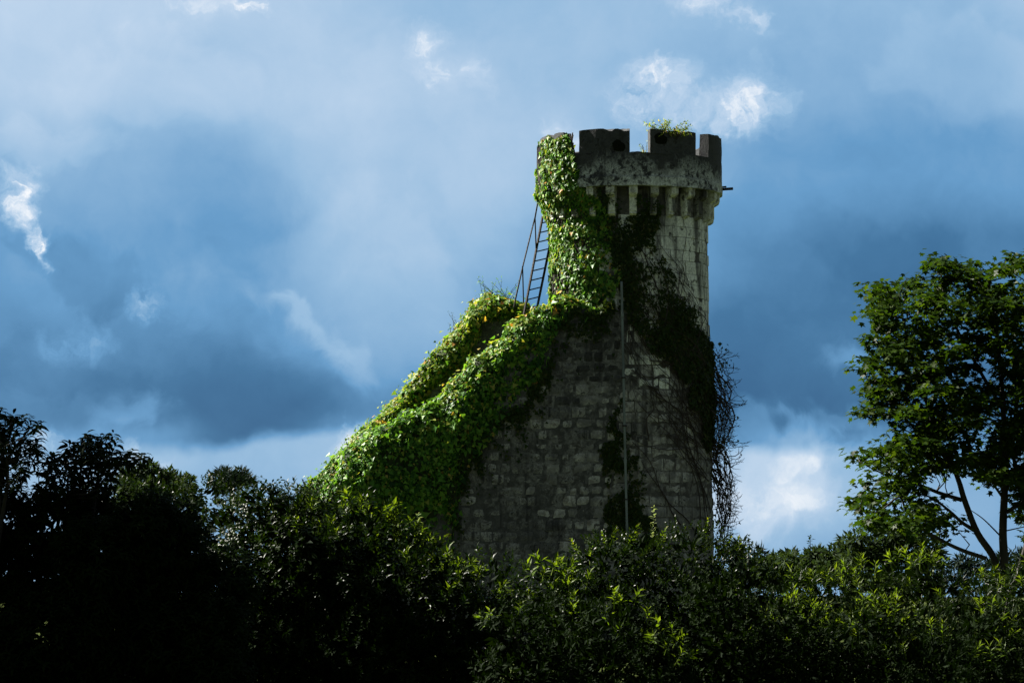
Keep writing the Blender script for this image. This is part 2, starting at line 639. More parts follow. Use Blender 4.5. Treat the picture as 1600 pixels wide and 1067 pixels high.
M['ivy_mat'] = plain_mat('ivy_stem_mat', (.012, .02, .006), (.03, .045, .012), 14, .9, .8)
M['laurel'] = leaf_mat('laurel_leaf', [(0, (.012, .032, .004)), (.7, (.025, .058, .006)), (1, (.06, .10, .010))], .36, .20, (2.4, 2.4, .6), .5, .28, .10)
M['young'] = leaf_mat('young_laurel_leaf', [(0, (.045, .085, .01)), (.6, (.085, .145, .013)), (.95, (.15, .21, .022)), (1, (.26, .19, .035))], .45, .42, (1.9, 1.9, .5), .45, .62, .15)
M['small'] = leaf_mat('small_glossy_leaf', [(0, (.012, .030, .004)), (.7, (.024, .054, .006)), (1, (.06, .09, .012))], .33, .20, (2.2, 2.2, .6), .5, .32, .10)
M['shade_leaf'] = leaf_mat('shaded_green_leaf', [(0, (.007, .018, .004)), (1, (.016, .034, .005))], .7, .12, (2, 2, .5), .25, .4, .08)  # darkened leaf copy: shade of hedge and trees put into the colour
M['maple'] = leaf_mat('maple_leaf', [(0, (.022, .052, .008)), (.6, (.038, .082, .010)), (1, (.08, .13, .016))], .42, .34, (2.3, 2.3, .6), .4, .38, .07)
M['far'] = leaf_mat('far_tree_leaf', [(0, (.025, .05, .022)), (1, (.06, .095, .035))], .6, .25, (2, 2, .8), .3, .42, .1)
M['pine'] = leaf_mat('pine_needles', [(0, (.012, .026, .020)), (1, (.025, .045, .03))], .6, .1, (2, 2, .8), .3, .5, .1)
M['pale_sprig'] = leaf_mat('pale_leaf', [(0, (.16, .22, .08)), (1, (.30, .34, .16))], .4, .4, (1.6, 1.6, 1))
M['bark'] = plain_mat('bark', (.010, .009, .008), (.028, .024, .020), 12, .9, .8, stretch=(1, 1, .25))
M['twig'] = plain_mat('bare_twig', (.016, .012, .010), (.042, .032, .026), 10, .85, .3)
M['iron'] = plain_mat('rusted_iron', (.012, .011, .011), (.035, .024, .02), 20, .6, .3, .5)
M['pipe'] = plain_mat('painted_pipe', (.07, .09, .088), (.17, .205, .20), 5, .55, .15, stretch=(1, 1, .3))
M['render'] = masonry('lime_render', (.14, .147, .14), (.32, .335, .315), (.66, .69, .63), 1.1, .58, 1.0, .95, (.15, .15, .12), .05)
M['stone'] = masonry('limestone_block', (.11, .111, .104), (.215, .213, .196), (.35, .355, .33), .5, .36, 1.2, .8, (.15, .125, .085), .26)
M['rubble'] = masonry('dark_limestone_block', (.06, .061, .06), (.14, .14, .132), (.28, .285, .27), .5, .5, 2.2, 1.2, (.09, .078, .055), .28)
M['parapet'] = masonry('blackened_render', (.024, .026, .028), (.056, .060, .063), (.50, .54, .52), .74, .30, 1.3, 1.1, (.05, .05, .047), .05, zpale=(14.6, 14.1))
M['corbel'] = masonry('corbel_stone', (.10, .10, .085), (.22, .22, .185), (.50, .52, .46), .85, .5, 1.3, .9, (.12, .11, .08), .5)
M['mortar'] = masonry('mortar', (.038, .039, .038), (.08, .081, .078), (.16, .162, .155), .5, .3, 1.5, .6, (.06, .05, .035), 0)
M['black_stone'] = masonry('blackened_limestone_block', (.026, .027, .026), (.07, .071, .068), (.34, .35, .33), .3, .5, 2.4, 1.5, (.06, .055, .045), .35)
M['tower_mortar'] = masonry('dark_mortar', (.05, .049, .046), (.11, .107, .098), (.20, .20, .185), .4, .3, 1.5, .6, (.06, .05, .035), 0)
M['moss'] = plain_mat('black_moss', (.004, .005, .004), (.012, .014, .008), 30, .95, 1.0)
M['earth'] = plain_mat('grassy_earth', (.02, .03, .010), (.05, .06, .02), .8, .95, .5)

# ------------------------------------------------------------------ ground
g = 2500
gv = [(x, y, 0) for y in np.linspace(-300, 4000, 9) for x in np.linspace(-g, g, 9)]
gf = [(j * 9 + i, j * 9 + i + 1, j * 9 + i + 10, j * 9 + i + 9) for j in range(8) for i in range(8)]
tag(obj('ground', mesh('ground', gv, gf, M['earth'])), kind='structure')

# ------------------------------------------------------------------ tower
TX, TY = at(985, 530, 100).x, 100.0
Z = lambda py, Y=100.0: at(985, py, Y).z
Z_TOP, Z_CREN, Z_PAR, Z_CORB = Z(222), Z(257), Z(307), Z(351)
R_PAR, R_PIN = 2.77, 2.45


def shaft_r(z):
    return 2.36 + 0.20 * np.clip((Z_CORB - z) / Z_CORB, 0, 1) ** 1.3


def tp(th, r, z):
    """point on the tower: th from the camera side, positive to the right"""
    return np.stack([TX + r * np.sin(th), TY - r * np.cos(th), z + 0 * th], -1)


tower = thing('castle_tower', (TX, TY, 0), 'tall round stone tower with battlements, half wrapped in ivy', 'tower')


def ring(r0, r1, z0, z1, th0=-math.pi, th1=math.pi, nt=48, nz=4, jit=0.0, seed=0, top=True):
    """solid arc wall: outer r1, inner r0"""
    full = abs(th1 - th0 - 2 * math.pi) < 1e-6
    ths = np.linspace(th0, th1, nt + 1)
    prof = [(r1, z0 + (z1 - z0) * k / nz) for k in range(nz + 1)] + [((r0 + r1) / 2, z1 + 0.004), (r0, z1), (r0, z0)]
    V = []
    for i, t in enumerate(ths):
        for k, (r, z) in enumerate(prof):
            V.append(tp(np.array(t), r, z))
    V = np.array(V)
    if jit:
        P = V * 2.2
        d = unit(V - np.array([TX, TY, 0]) * np.array([1, 1, 0]) - V * np.array([0, 0, 1]))
        V = V + d * (fbm(P, seed)[:, None] * jit) + np.stack([0 * P[:, 0], 0 * P[:, 0], fbm(P * 1.3 + 9, seed + 3) * jit * .8], 1)
        if full:
            m = len(prof)
            V[-m:] = V[:m]
    m = len(prof)
    F = []
    for i in range(nt):
        for k in range(m):
            a, b = i * m + k, i * m + (k + 1) % m
            F.append((a, a + m, b + m, b))
    if not full:
        F.append(tuple(range(m))); F.append(tuple(nt * m + k for k in range(m))[::-1])
    return V, F


# masonry core behind the facing stones
ths = np.linspace(-math.pi, math.pi, 97)
zs = np.concatenate([np.linspace(0, Z_PAR + .05, 60)])
V = np.array([[tp(np.array(t), shaft_r(z) - (.026 if z < Z(570) else .04), z) for t in ths[:-1]] for z in zs]).reshape(-1, 3)
nn = 96
F = [(j * nn + i, j * nn + (i + 1) % nn, (j + 1) * nn + (i + 1) % nn, (j + 1) * nn + i) for j in range(len(zs) - 1) for i in range(nn)]
obj('wall_core', mesh('wall_core', V, F, M['tower_mortar'], True), tower)


def stone_block(P00, P10, P11, P01, nrm, proud, rough, mat, seed, nx=5, nz=4, edge=.035):
    """facing block: quad corners, outward normal function, rounded worn edges"""
    V = []
    us = np.linspace(0, 1, nx); vs = np.linspace(0, 1, nz)
    wx = np.linalg.norm(P10 - P00); wz = np.linalg.norm(P01 - P00)
    for v in vs:
        for u in us:
            p = (P00 * (1 - u) + P10 * u) * (1 - v) + (P01 * (1 - u) + P11 * u) * v
            V.append(p)
    V = np.array(V)
    n = nrm(V)
    U, W = np.meshgrid(us, vs)
    ed = np.minimum(np.minimum(U, 1 - U) * wx, np.minimum(W, 1 - W) * wz).ravel()
    rim = np.where(ed < 1e-6, 1.0, 0.0)
    # wobble the outline a little, inside the joint
    inn = V.mean(0)
    V = V + (inn - V) * (rim * (.02 + .05 * np.abs(fbm(V * 3.1, seed))))[:, None]
    out = proud + fbm(V * 4.5, seed + 5) * rough - rim * edge
    front = V + n * out[:, None]
    back = V - n * .10
    idx = lambda i, j: j * nx + i
    F = [(idx(i, j), idx(i + 1, j), idx(i + 1, j + 1), idx(i, j + 1)) for j in range(nz - 1) for i in range(nx - 1)]
    loop = [idx(i, 0) for i in range(nx)] + [idx(nx - 1, j) for j in range(1, nz)] + [idx(i, nz - 1) for i in range(nx - 2, -1, -1)] + [idx(0, j) for j in range(nz - 2, 0, -1)]
    o = len(front)
    bv = [back[i] for i in loop]
    for a in range(len(loop)):
        b = (a + 1) % len(loop)
        F.append((loop[b], loop[a], o + a, o + b))
    return mesh('stone', list(front) + bv, F, mat, 'angle')


def tower_n(V):
    d = V - np.array([TX, TY, 0.0]); d[:, 2] = 0
    return unit(d)


Z_REND = Z(585)
z = 1.3
row = 0
while z < Z_CORB - .1:
    h = rnd.uniform(.30, .39)
    if z + h > Z_CORB + .5: break
    upper = z > Z_REND
    joint = .002 if upper else .012
    th = R(-34 if z < Z(470) else -100) + rnd.uniform(-.12, 0)
    while th < R(99):
        r = float(shaft_r(z + h / 2))
        wdt = (rnd.uniform(.5, .95) if upper else rnd.choice([rnd.uniform(.3, .5), rnd.uniform(.42, .78)])) / r
        a, b = th + joint / r, th + wdt - joint / r
        cth = (a + b) / 2
        px = proj(np.array([tp(np.array(cth), r, z + h / 2)]))[0]
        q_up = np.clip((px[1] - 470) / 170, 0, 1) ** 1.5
        hid = upper and px[0] < 950         # wholly under thick ivy
        if not hid:
            z0, z1 = z + joint, z + h - joint
            c = [tp(np.array(t), float(shaft_r(zz)), zz) for t, zz in ((a, z0), (b, z0), (b, z1), (a, z1))]
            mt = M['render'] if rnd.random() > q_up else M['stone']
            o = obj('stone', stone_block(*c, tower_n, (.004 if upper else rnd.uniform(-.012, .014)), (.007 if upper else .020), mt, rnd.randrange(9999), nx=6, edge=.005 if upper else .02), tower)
        th += wdt
    z += h
    row += 1

# battlements
V, F = ring(R_PIN, R_PAR, Z_PAR + .26, Z_CREN, nt=96, nz=5, jit=.025, seed=4)
obj('parapet', mesh('parapet', V, F, M['parapet'], 'angle'), tower)
V, F = ring(R_PIN, R_PAR + .035, Z_PAR, Z_PAR + .262, nt=96, nz=3, jit=.035, seed=14)
obj('string_course', mesh('string_course', V, F, M['parapet'], 'angle'), tower)
for k in range(8):
    c = R(26.6 + 45 * k)
    dz = [0, .03, -.02, .02, -.03, 0, .02, .03][k]
    V, F = ring(R_PIN + .01, R_PAR + .004, Z_CREN - .03, Z_TOP + dz, c - R(16.3), c + R(16.3), nt=18, nz=8, jit=.05, seed=30 + k)
    V[:, 2] -= np.where(V[:, 2] > Z_TOP - .12, np.clip(vnoise(V * 5.5, 60 + k) - .25, 0, 1) * .16, 0)
    obj('merlon', mesh('merlon', V, F, M['parapet'], 'angle'), tower)
# roof slab inside the parapet
V = [tp(np.array(2 * math.pi * k / 48), R_PIN + .02, Z_CREN - .35) for k in range(48)]
obj('roof_slab', mesh('roof_slab', V, [tuple(range(48))], M['mortar']), tower)


def corbel_mesh():
    # profile in (out, z) from the shaft surface; front faces stepped, ogee neck, rounded foot
    r0 = 2.33
    top = Z_PAR
    H = Z_PAR - Z_CORB
    prof = [(R_PAR - .03, top), (R_PAR - .03, top - .20), (R_PAR - .06, top - .25), (R_PAR - .16, top - .31), (R_PAR - .20, top - .33),
            (R_PAR - .20, top - H + .14), (R_PAR - .23, top - H + .10), (R_PAR - .21, top - H + .06), (R_PAR - .27, top - H + .015), (r0 + .02, top - H - .03)]
    V, F = [], []
    n = len(prof)
    for i, s in enumerate((-1, -1, 1, 1)):
        for r, zz in prof:
            w = .125 if zz > top - .3 else .105
            if zz < top - H + .05: w = .09
            if i in (0, 3): V.append((s * w, -r + .012, zz))
            else: V.append((s * (w - .014), -r, zz))
    for r, zz in ((r0 - .05, top), (r0 - .05, top - H - .03)):
        pass
    b = len(V)
    for s in (-1, 1):
        V += [(s * .11, -(r0 - .06), top), (s * .10, -(r0 - .06), top - H - .03)]
    for i in range(3):
        for k in range(n - 1):
            a = i * n + k
            F.append((a, a + 1, a + n + 1, a + n))
    F.append(tuple(range(n))[::-1] + (b, b + 1)[::1] if False else tuple([b] + [b + 1] + list(range(n - 1, -1, -1))))
    F.append(tuple(list(range(3 * n, 4 * n)) + [b + 3, b + 2]))
    F.append((n - 1, b + 1, b + 3, 4 * n - 1, 3 * n - 1, 2 * n - 1))
    F.append((0, n, 2 * n, 3 * n, b + 2, b))
    return mesh('corbel', V, F, M['corbel'])


cm = corbel_mesh()
for k in range(26):
    th = R(-.6 + k * 360 / 26)
    o = bpy.data.objects.new('corbel', cm)
    COL.objects.link(o)
    o.parent = tower
    o.location = (0, 0, 0)
    o.rotation_euler = (0, 0, th + R(rnd.uniform(-.7, .7)))
    o.scale = (rnd.uniform(.9, 1.1), rnd.uniform(.985, 1.0), 1)

# black moss cushions on the battlements
for th, py, sx, sz, lab in ((-9, 228, .21, .17, 'black moss cushion on the battlement block beside the ivy'), (17, 217, .26, .15, 'black moss cushion under the seedlings on the battlements')):
    V, F = [], []
    c = tp(np.array(R(th)), R_PAR + .01, Z(py, 97.3))
    for j in range(7):
        for i in range(14):
            a = 2 * math.pi * i / 14
            q = j / 6
            rr = math.sin(q * math.pi / 2)
            w = 1 + .16 * math.sin(2 * a + th) + .08 * math.sin(5 * a) + .06 * math.sin(11 * a + 1)
            tt = R(th) + math.cos(a) * rr * sx * w / R_PAR
            V.append(tp(np.array(tt), R_PAR + .045 * math.cos(q * math.pi / 2) - .004, c[2] + math.sin(a) * rr * sz * w))
    F = [(j * 14 + i, j * 14 + (i + 1) % 14, (j + 1) * 14 + (i + 1) % 14, (j + 1) * 14 + i) for j in range(6) for i in range(14)]
    o = obj('moss_cushion', mesh('moss_cushion', V, F, M['moss'], True))
    tag(o, lab, 'moss', 'moss on the battlements')

# iron waste pipe sticking out under the parapet on the right
V, F = join([tube([at(1122, 297, 99.7), at(1130, 296, 99.7), at(1145, 295, 99.6)], .045, 8), tube([at(1122, 293, 99.9), at(1135, 292, 99.9)], .025, 6)])
tag(obj('waste_pipe', mesh('waste_pipe', V, F, M['iron'])), 'short rusty iron pipe poking out below the parapet', 'pipe')

# downpipe
YP = 97.36
dp = thing('downpipe', at(981, 860, YP), 'thin grey green downpipe running down the front of the tower', 'pipe')
path = smooth_path([at(971, 440, YP + .12), at(972, 480, YP + .08), at(974, 580, YP), at(977, 720, YP), at(980, 840, YP - .03), at(982, 960, YP - .05)], 5)
pip = obj('pipe', mesh('pipe', *tube(path, .037, 10), M['pipe'], True), dp)
for px, py in ((972.5, 492), (977, 720), (979.5, 822)):
    a = at(px, py, YP + .01)
    obj('coupling', mesh('coupling', *tube([a + Vector((0, 0, .06)), a - Vector((0, 0, .06))], .047, 10), M['pipe']), pip)
for px, py in ((974, 590), (976, 665), (979, 780)):
    a = at(px, py, YP)
    V, F = join([box((a.x, a.y + .1, a.z), (.13, .2, .03)), tube([a + Vector((0, 0, .02)), a - Vector((0, 0, .02))], .056, 10)])
    obj('bracket', mesh('bracket', V, F, M['iron']), pip)

# ------------------------------------------------------------------ raking stair wing on the left of the tower
YF = 97.60                                     # front face
YC = 98.05                                     # ridge line of the front wall
YB = 101.9                                     # ridge line of the rear wall
front_px = [(990, 480), (955, 480), (905, 478), (880, 482), (852, 494), (820, 518), (790, 546), (760, 574), (730, 600), (700, 624), (660, 654), (620, 682),
            (594, 708), (574, 735), (555, 765), (537, 795), (510, 835), (480, 880), (450, 930)]
rear_px = [(826, 500), (803, 486), (790, 479), (770, 480), (748, 494), (732, 518), (716, 545), (690, 575), (660, 606), (630, 636), (600, 664), (574, 692), (550, 718),
           (525, 748), (495, 790), (465, 830)]
front = np.array([at(x, y, YC) for x, y in front_px])
rear = np.array([at(x, y, YB) for x, y in rear_px])


def wall_solid(line, y0, y1, drop=.12):
    V, F = [], []
    for p in line:
        for y in (y0, y1):
            V.append((p[0], y, max(p[2] - drop, .05)))
            V.append((p[0], y, -.1))
    n = len(line)
    for i in range(n - 1):
        a, b = i * 4, (i + 1) * 4
        F += [(a, a + 1, b + 1, b), (a + 2, b + 2, b + 3, a + 3), (a, b, b + 2, a + 2)]
    F += [(0, 2, 3, 1), (4 * (n - 1), 4 * (n - 1) + 1, 4 * (n - 1) + 3, 4 * (n - 1) + 2)]
    return V, F


wing = thing('stair_wing', (0.5, 99.8, 0), 'sloping stone side wing leaning up against the tower under ivy', 'building')
obj('front_wall', mesh('front_wall', *wall_solid(front, YF + .016, 98.5), M['mortar']), wing)
obj('rear_wall', mesh('rear_wall', *wall_solid(rear, 101.4, 102.4), M['mortar']), wing)
# flight of steps between the walls
V, F = [], []
n_st = 26
x_hi, x_lo = at(850, 500, 100).x, at(470, 800, 100).x
zh, zl = at(850, 540, 99.8).z, at(470, 850, 99.8).z
steps = []
for k in range(n_st):
    x1 = x_hi + (x_lo - x_hi) * k / n_st
    x0 = x_hi + (x_lo - x_hi) * (k + 1) / n_st
    zt = zh + (zl - zh) * k / n_st
    o = obj('step', mesh('step', *box(((x0 + x1) / 2, 99.95, zt / 2), (abs(x1 - x0) - .004, 2.88, zt)), M['mortar']), wing)
xt = (x_hi + TX) / 2
obj('landing', mesh('landing', *box(((x_hi + TX - 1.6) / 2 + .002, 99.95, zh / 2), (TX - 1.6 - x_hi, 2.88, zh)), M['mortar']), wing)


def ivy_edge(px):
    """pixel height where the ivy on the front face ends"""
    return np.interp(px, [705, 715, 722, 740, 790, 840, 858, 866, 880, 950], [900, 830, 770, 715, 655, 606, 585, 515, 500, 484]) + 9 * np.sin(np.asarray(px) * .11) + 6 * np.sin(np.asarray(px) * .27 + 1)


z = 1.0
yn = lambda V: np.tile(np.array([[0, -1.0, 0]]), (len(V), 1))
row = 0
while True:
    h = rnd.uniform(.28, .36)
    if z > at(900, 480, YF).z: break
    x = at(700, 800, YF).x + rnd.uniform(-.3, 0)
    while x < TX - .42:
        w = rnd.choice([rnd.uniform(.26, .42), rnd.uniform(.34, .62)])
        x1 = min(x + w, TX - .36)
        cpx = proj(np.array([[(x + x1) / 2, YF, z + h / 2]]))[0]
        ztop = np.interp((x + x1) / 2, front[::-1, 0], front[::-1, 2]) - .16
        if cpx[1] > ivy_edge(cpx[0]) - 22 and z + .12 < ztop and x1 - x > .15:
            zz = min(z + h - .012, ztop)
            j = .014
            c = [np.array(q) for q in ((x + j, YF, z + .012), (x1 - j, YF, z + .012), (x1 - j, YF, zz), (x + j, YF, zz))]
            c = [q + np.array([rnd.uniform(-.025, .025), 0, rnd.uniform(-.022, .022)]) for q in c]
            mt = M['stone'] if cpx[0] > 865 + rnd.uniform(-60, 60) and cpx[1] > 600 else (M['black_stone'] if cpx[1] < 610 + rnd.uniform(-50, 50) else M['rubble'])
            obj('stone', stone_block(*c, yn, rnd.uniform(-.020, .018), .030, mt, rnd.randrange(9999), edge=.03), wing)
        x = x1
        if x1 >= TX - .37: break
    z += h

# ------------------------------------------------------------------ ivy
def surf_scatter(Gd, n, off=(0, .06), keep=None):
    """random points with normals on a grid surface Gd (a,b,3)"""
    a, b = Gd.shape[:2]
    P00, P10, P01, P11 = Gd[:-1, :-1], Gd[1:, :-1], Gd[:-1, 1:], Gd[1:, 1:]
    nr = np.cross(P10 - P00, P01 - P00)
    ar = np.linalg.norm(nr, axis=-1)
    pr = (ar / ar.sum()).ravel()
    idx = rng.choice(len(pr), n, p=pr)
    i, j = np.divmod(idx, b - 1)
    u, v = rng.random(n)[:, None], rng.random(n)[:, None]
    P = (P00[i, j] * (1 - u) + P10[i, j] * u) * (1 - v) + (P01[i, j] * (1 - u) + P11[i, j] * u) * v
    Nn = unit(nr[i, j])
    return P, Nn, i + u[:, 0], j + v[:, 0], (ar.sum())


def ivy_leaves(P, Nn, size, hang=.6, jit=.36, T=IVY, lift=.28):
    n = len(P)
    down = np.array([[0, 0, -1.0]])
    nn = unit(Nn + np.array([[0, 0, lift]]) + rng.normal(0, jit, (n, 3)))
    A = down * hang + Nn * .35 + rng.normal(0, .5, (n, 3))
    A = A - nn * (A * nn).sum(1, keepdims=True)
    return leaves(T, P, A, nn, size * np.clip(rng.lognormal(-.05, .32, n), .4, 1.9))


def resample(line, n):
    line = np.array(line)
    d = np.concatenate([[0], np.cumsum(np.linalg.norm(np.diff(line, axis=0), axis=1))])
    t = np.linspace(0, d[-1], n)
    return np.stack([np.interp(t, d, line[:, k]) for k in range(3)], 1)


def ridge_surface(line, rad, phis, sheet=None, seed=0, lump=.22, ycen=None, toward=0.0):
    """ivy hull rolled over a ridge; sheet(i,p)-> bottom z of the curtain on the camera side"""
    n = len(line)
    T = unit(np.gradient(line, axis=0))
    up = np.stack([T[:, 2], 0 * T[:, 0], -T[:, 0]], 1)
    up = np.where(up[:, 2:3] < 0, -up, up)
    rows = []
    for i in range(n):
        r = rad[i]
        pts = []
        for ph in phis:
            pts.append(line[i] + up[i] * math.cos(ph) * r + np.array([0, -1, 0]) * math.sin(ph) * (r + toward))
        if sheet is not None:
            zb, bulge = sheet(i, line[i])
            s = pts[-1]
            for k in range(1, 15):
                t = k / 14
                pts.append(np.array([s[0], YF - .07 + (s[1] - YF + .07) * (1 - t) ** 2.2 - bulge * math.sin(math.pi * t ** .55) * .8, s[2] + (zb - s[2]) * t]))
        rows.append(pts)
    Gd = np.array(rows)
    nr = np.cross(np.gradient(Gd, axis=0), np.gradient(Gd, axis=1))
    nr = unit(nr)
    if nr[:, :, 2].mean() < 0: nr = -nr
    lumpv = fbm(Gd * np.array([.9, .9, .8]), seed, 3) + .8 * fbm(Gd * np.array([2.6, 2.6, 2.0]), seed + 8, 2)
    Gd = Gd + nr * (lumpv * lump)[..., None]
    return Gd, nr


def grid_faces(a, b):
    return [(i * b + j, (i + 1) * b + j, (i + 1) * b + j + 1, i * b + j + 1) for i in range(a - 1) for j in range(b - 1)]


# front ridge
fl = resample(front[1:], 70)
fpx = proj(fl)
rad = np.interp(fpx[:, 0], [400, 560, 700, 850, 900, 955], [.6, .58, .36, .26, .20, .20])


def sheet(i, p):
    px = fpx[i][0]
    zb = at(px, ivy_edge(px), YF).z
    if px < 706: zb = max(at(px, 900, YF).z, .6)
    return min(zb, p[2] - .2), np.interp(px, [450, 600, 720, 860, 950], [.42, .34, .20, .12, .05])


Gd, nr = ridge_surface(fl, rad, np.radians([-115, -90, -65, -40, -18, 5, 28, 50, 70, 88]), sheet, 3, .36, toward=.2)
ivy1 = thing('ivy', at(640, 860, YF), 'bright green ivy pouring over the nearer sloping wall', 'ivy', 'ivy on the ruin')
a, b = Gd.shape[:2]
obj('stem_mat', mesh('stem_mat', (Gd - nr * .10).reshape(-1, 3), grid_faces(a, b), M['ivy_mat'], True), ivy1)
P, Nn, ii, jj, ar = surf_scatter(Gd, 24000)
if Nn[:, 2].mean() < 0: Nn = -Nn
P = P + Nn * (rng.uniform(-.03, .06, len(P)) + (rng.random(len(P)) < .06) * rng.uniform(0, .2, len(P)))[:, None]
# ragged lower fringe
fr = jj / (b - 1)
keep = ((fr < .80 + .2 * vnoise(P * 1.7, 5)) | (rng.random(len(P)) < .25)) & ((fbm(P * 1.4, 44) > -.32) | (rng.random(len(P)) < .3))
P, Nn = P[keep], Nn[keep]
px = proj(P)
yel = (px[:, 0] > 690) & (rng.random(len(P)) < .55) & (Nn[:, 2] > .3)  # yellow leaves on upward faces only: sunlit tops put into leaf colour
tag(obj('foliage', mesh('foliage', *ivy_leaves(P[~yel], Nn[~yel], .118), M['ivy']), ivy1), kind='stuff')
tag(obj('yellow_foliage', mesh('yellow_foliage', *ivy_leaves(P[yel], Nn[yel], .105), M['ivy_yellow']), ivy1), kind='stuff')

# thin runners beyond the thick curtain
n = 9000
qx = rng.uniform(715, 960, n); qy = ivy_edge(qx) + rng.exponential(16, n) - 6
k = rng.random(n) < .30 * np.clip(1.2 + 2.2 * vnoise(np.stack([qx * .05, qy * .05, 0 * qx], 1), 8), .02, 1)
P = np.array([tuple(at(a, b, YF - .05)) for a, b in zip(qx[k], qy[k])])
P[:, 1] += rng.uniform(-.05, .03, len(P))
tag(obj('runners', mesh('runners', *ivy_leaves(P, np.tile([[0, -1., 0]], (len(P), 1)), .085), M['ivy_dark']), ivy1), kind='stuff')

# rear ridge
rl = resample(rear, 60)
rpx = proj(rl)
rad = np.interp(rpx[:, 0], [430, 520, 640, 760, 800, 826], [.34, .34, .32, .3, .26, .16])
Gd, nr = ridge_surface(rl, rad, np.radians(np.linspace(-110, 150, 22)), None, 21, .30, toward=.75)
ivy2 = thing('ivy', at(640, 860, YB), 'yellow green ivy mounded over the rear sloping wall, left of the ladder', 'ivy', 'ivy on the ruin')
a, b = Gd.shape[:2]
obj('stem_mat', mesh('stem_mat', (Gd - nr * .10).reshape(-1, 3), grid_faces(a, b), M['ivy_mat'], True), ivy2)
P, Nn, ii, jj, ar = surf_scatter(Gd, 13000)
if Nn[:, 2].mean() < 0: Nn = -Nn
P = P + Nn * (rng.uniform(-.03, .06, len(P)) + (rng.random(len(P)) < .08) * rng.uniform(0, .26, len(P)))[:, None]
px = proj(P)
yel = rng.random(len(P)) < np.interp(px[:, 0], [480, 580, 700, 800], [.1, .55, .75, .45])  # more yellow leaves along the sunlit slope, sunlight put into leaf colour
tag(obj('foliage', mesh('foliage', *ivy_leaves(P[~yel], Nn[~yel], .115), M['ivy']), ivy2), kind='stuff')
tag(obj('yellow_foliage', mesh('yellow_foliage', *ivy_leaves(P[yel], Nn[yel], .11), M['ivy_yellow']), ivy2), kind='stuff')
# ivy filling the trough of the steps
ctr = resample(np.array([[x_hi + .2, 99.95, zh + .25], [(x_hi + x_lo) / 2, 99.95, (zh + zl) / 2 + .3], [x_lo, 99.95, zl + .3]]), 30)
Gs = np.stack([ctr + np.array([0, dy, .25 * (dy / 1.5) ** 2]) for dy in np.linspace(1.5, -1.5, 10)], 1)
Gs[..., 2] += fbm(Gs * 1.5, 77) * .15
P, Nn, ii, jj, ar = surf_scatter(Gs, 3500)
if Nn[:, 2].mean() < 0: Nn = -Nn
ivy3 = thing('ivy', at(640, 860, 99.9), 'ivy carpeting the shaded steps between the two sloping walls', 'ivy', 'ivy on the ruin')
tag(obj('foliage', mesh('foliage', *ivy_leaves(P, Nn, .14), M['ivy']), ivy3), kind='stuff')
obj('stem_mat', mesh('stem_mat', (Gs - np.array([0, 0, .06])).reshape(-1, 3), grid_faces(*Gs.shape[:2]), M['ivy_mat'], True), ivy3)


# on the tower
def tower_scatter(n, poly, outer, seed, edge=10, th=(-100, 100), zr=None):
    """points on the tower skin whose direction lies in a traced region"""
    t = np.radians(rng.uniform(*th, n))
    zz = rng.uniform(*(zr or (1.5, Z_TOP + .1)), n)
    r = np.where(zz > Z_PAR, R_PAR + .02, np.where(zz > Z_CORB, shaft_r(zz) + (zz - Z_CORB) / (Z_PAR - Z_CORB) * (R_PAR - 2.36), shaft_r(zz) + .02))
    P = tp(t, r, zz)
    Nn = np.stack([np.sin(t), -np.cos(t), 0 * t], 1)
    q = proj(P) + np.stack([fbm(P * 1.9, seed), fbm(P * 1.9 + 50, seed)], 1) * edge * 2
    k = inpoly(q, poly)
    P, Nn = P[k], Nn[k]
    lump = np.clip(fbm(P * 1.6, seed + 4) + .25, 0, 1)
    P = P + Nn * (rng.uniform(0, 1, len(P)) * outer * (.4 + lump * 1.5))[:, None]
    return P, Nn


polyA = [(838, 330), (842, 262), (850, 218), (893, 214), (902, 250), (908, 288), (935, 305), (955, 335), (962, 380), (966, 430), (960, 475), (855, 480), (850, 330)]
polyB = [(925, 295), (985, 318), (1022, 318), (1020, 380), (1042, 425), (1068, 468), (1090, 510), (1118, 540), (1122, 640), (1118, 700), (1100, 680), (1075, 610), (1040, 560), (1000, 520), (970, 470), (955, 400)]
polyD = [(962, 610), (972, 690), (1000, 720), (1008, 790), (1020, 860), (940, 860), (945, 760), (950, 680)]
ivyT = thing('ivy', tp(np.array(R(-70)), 2.5, 0), 'thick ivy climbing the sunlit edge of the tower to its battlements', 'ivy', 'ivy on the ruin')
P, Nn = tower_scatter(90000, polyA, .075, 31, 7, (-170, 10), (Z(490), Z_TOP + .15))
sel = rng.random(len(P)) < np.clip(.48 + 1.3 * fbm(P * 1.5, 45), .05, .7) * np.interp(proj(P)[:, 0], [880, 960], [1, .4])
P, Nn = P[sel], Nn[sel]
lit = rng.random(len(P)) < np.where(proj(P)[:, 0] < 880, .3, .1)  # more of the lighter yellow leaves on the sunlit side, light as colour
tag(obj('foliage', mesh('foliage', *ivy_leaves(P[~lit], Nn[~lit], .108, jit=.3, lift=.2), M['ivy']), ivyT), kind='stuff')
tag(obj('yellow_foliage', mesh('yellow_foliage', *ivy_leaves(P[lit], Nn[lit], .1, jit=.3, lift=.2), M['ivy_yellow']), ivyT), kind='stuff')
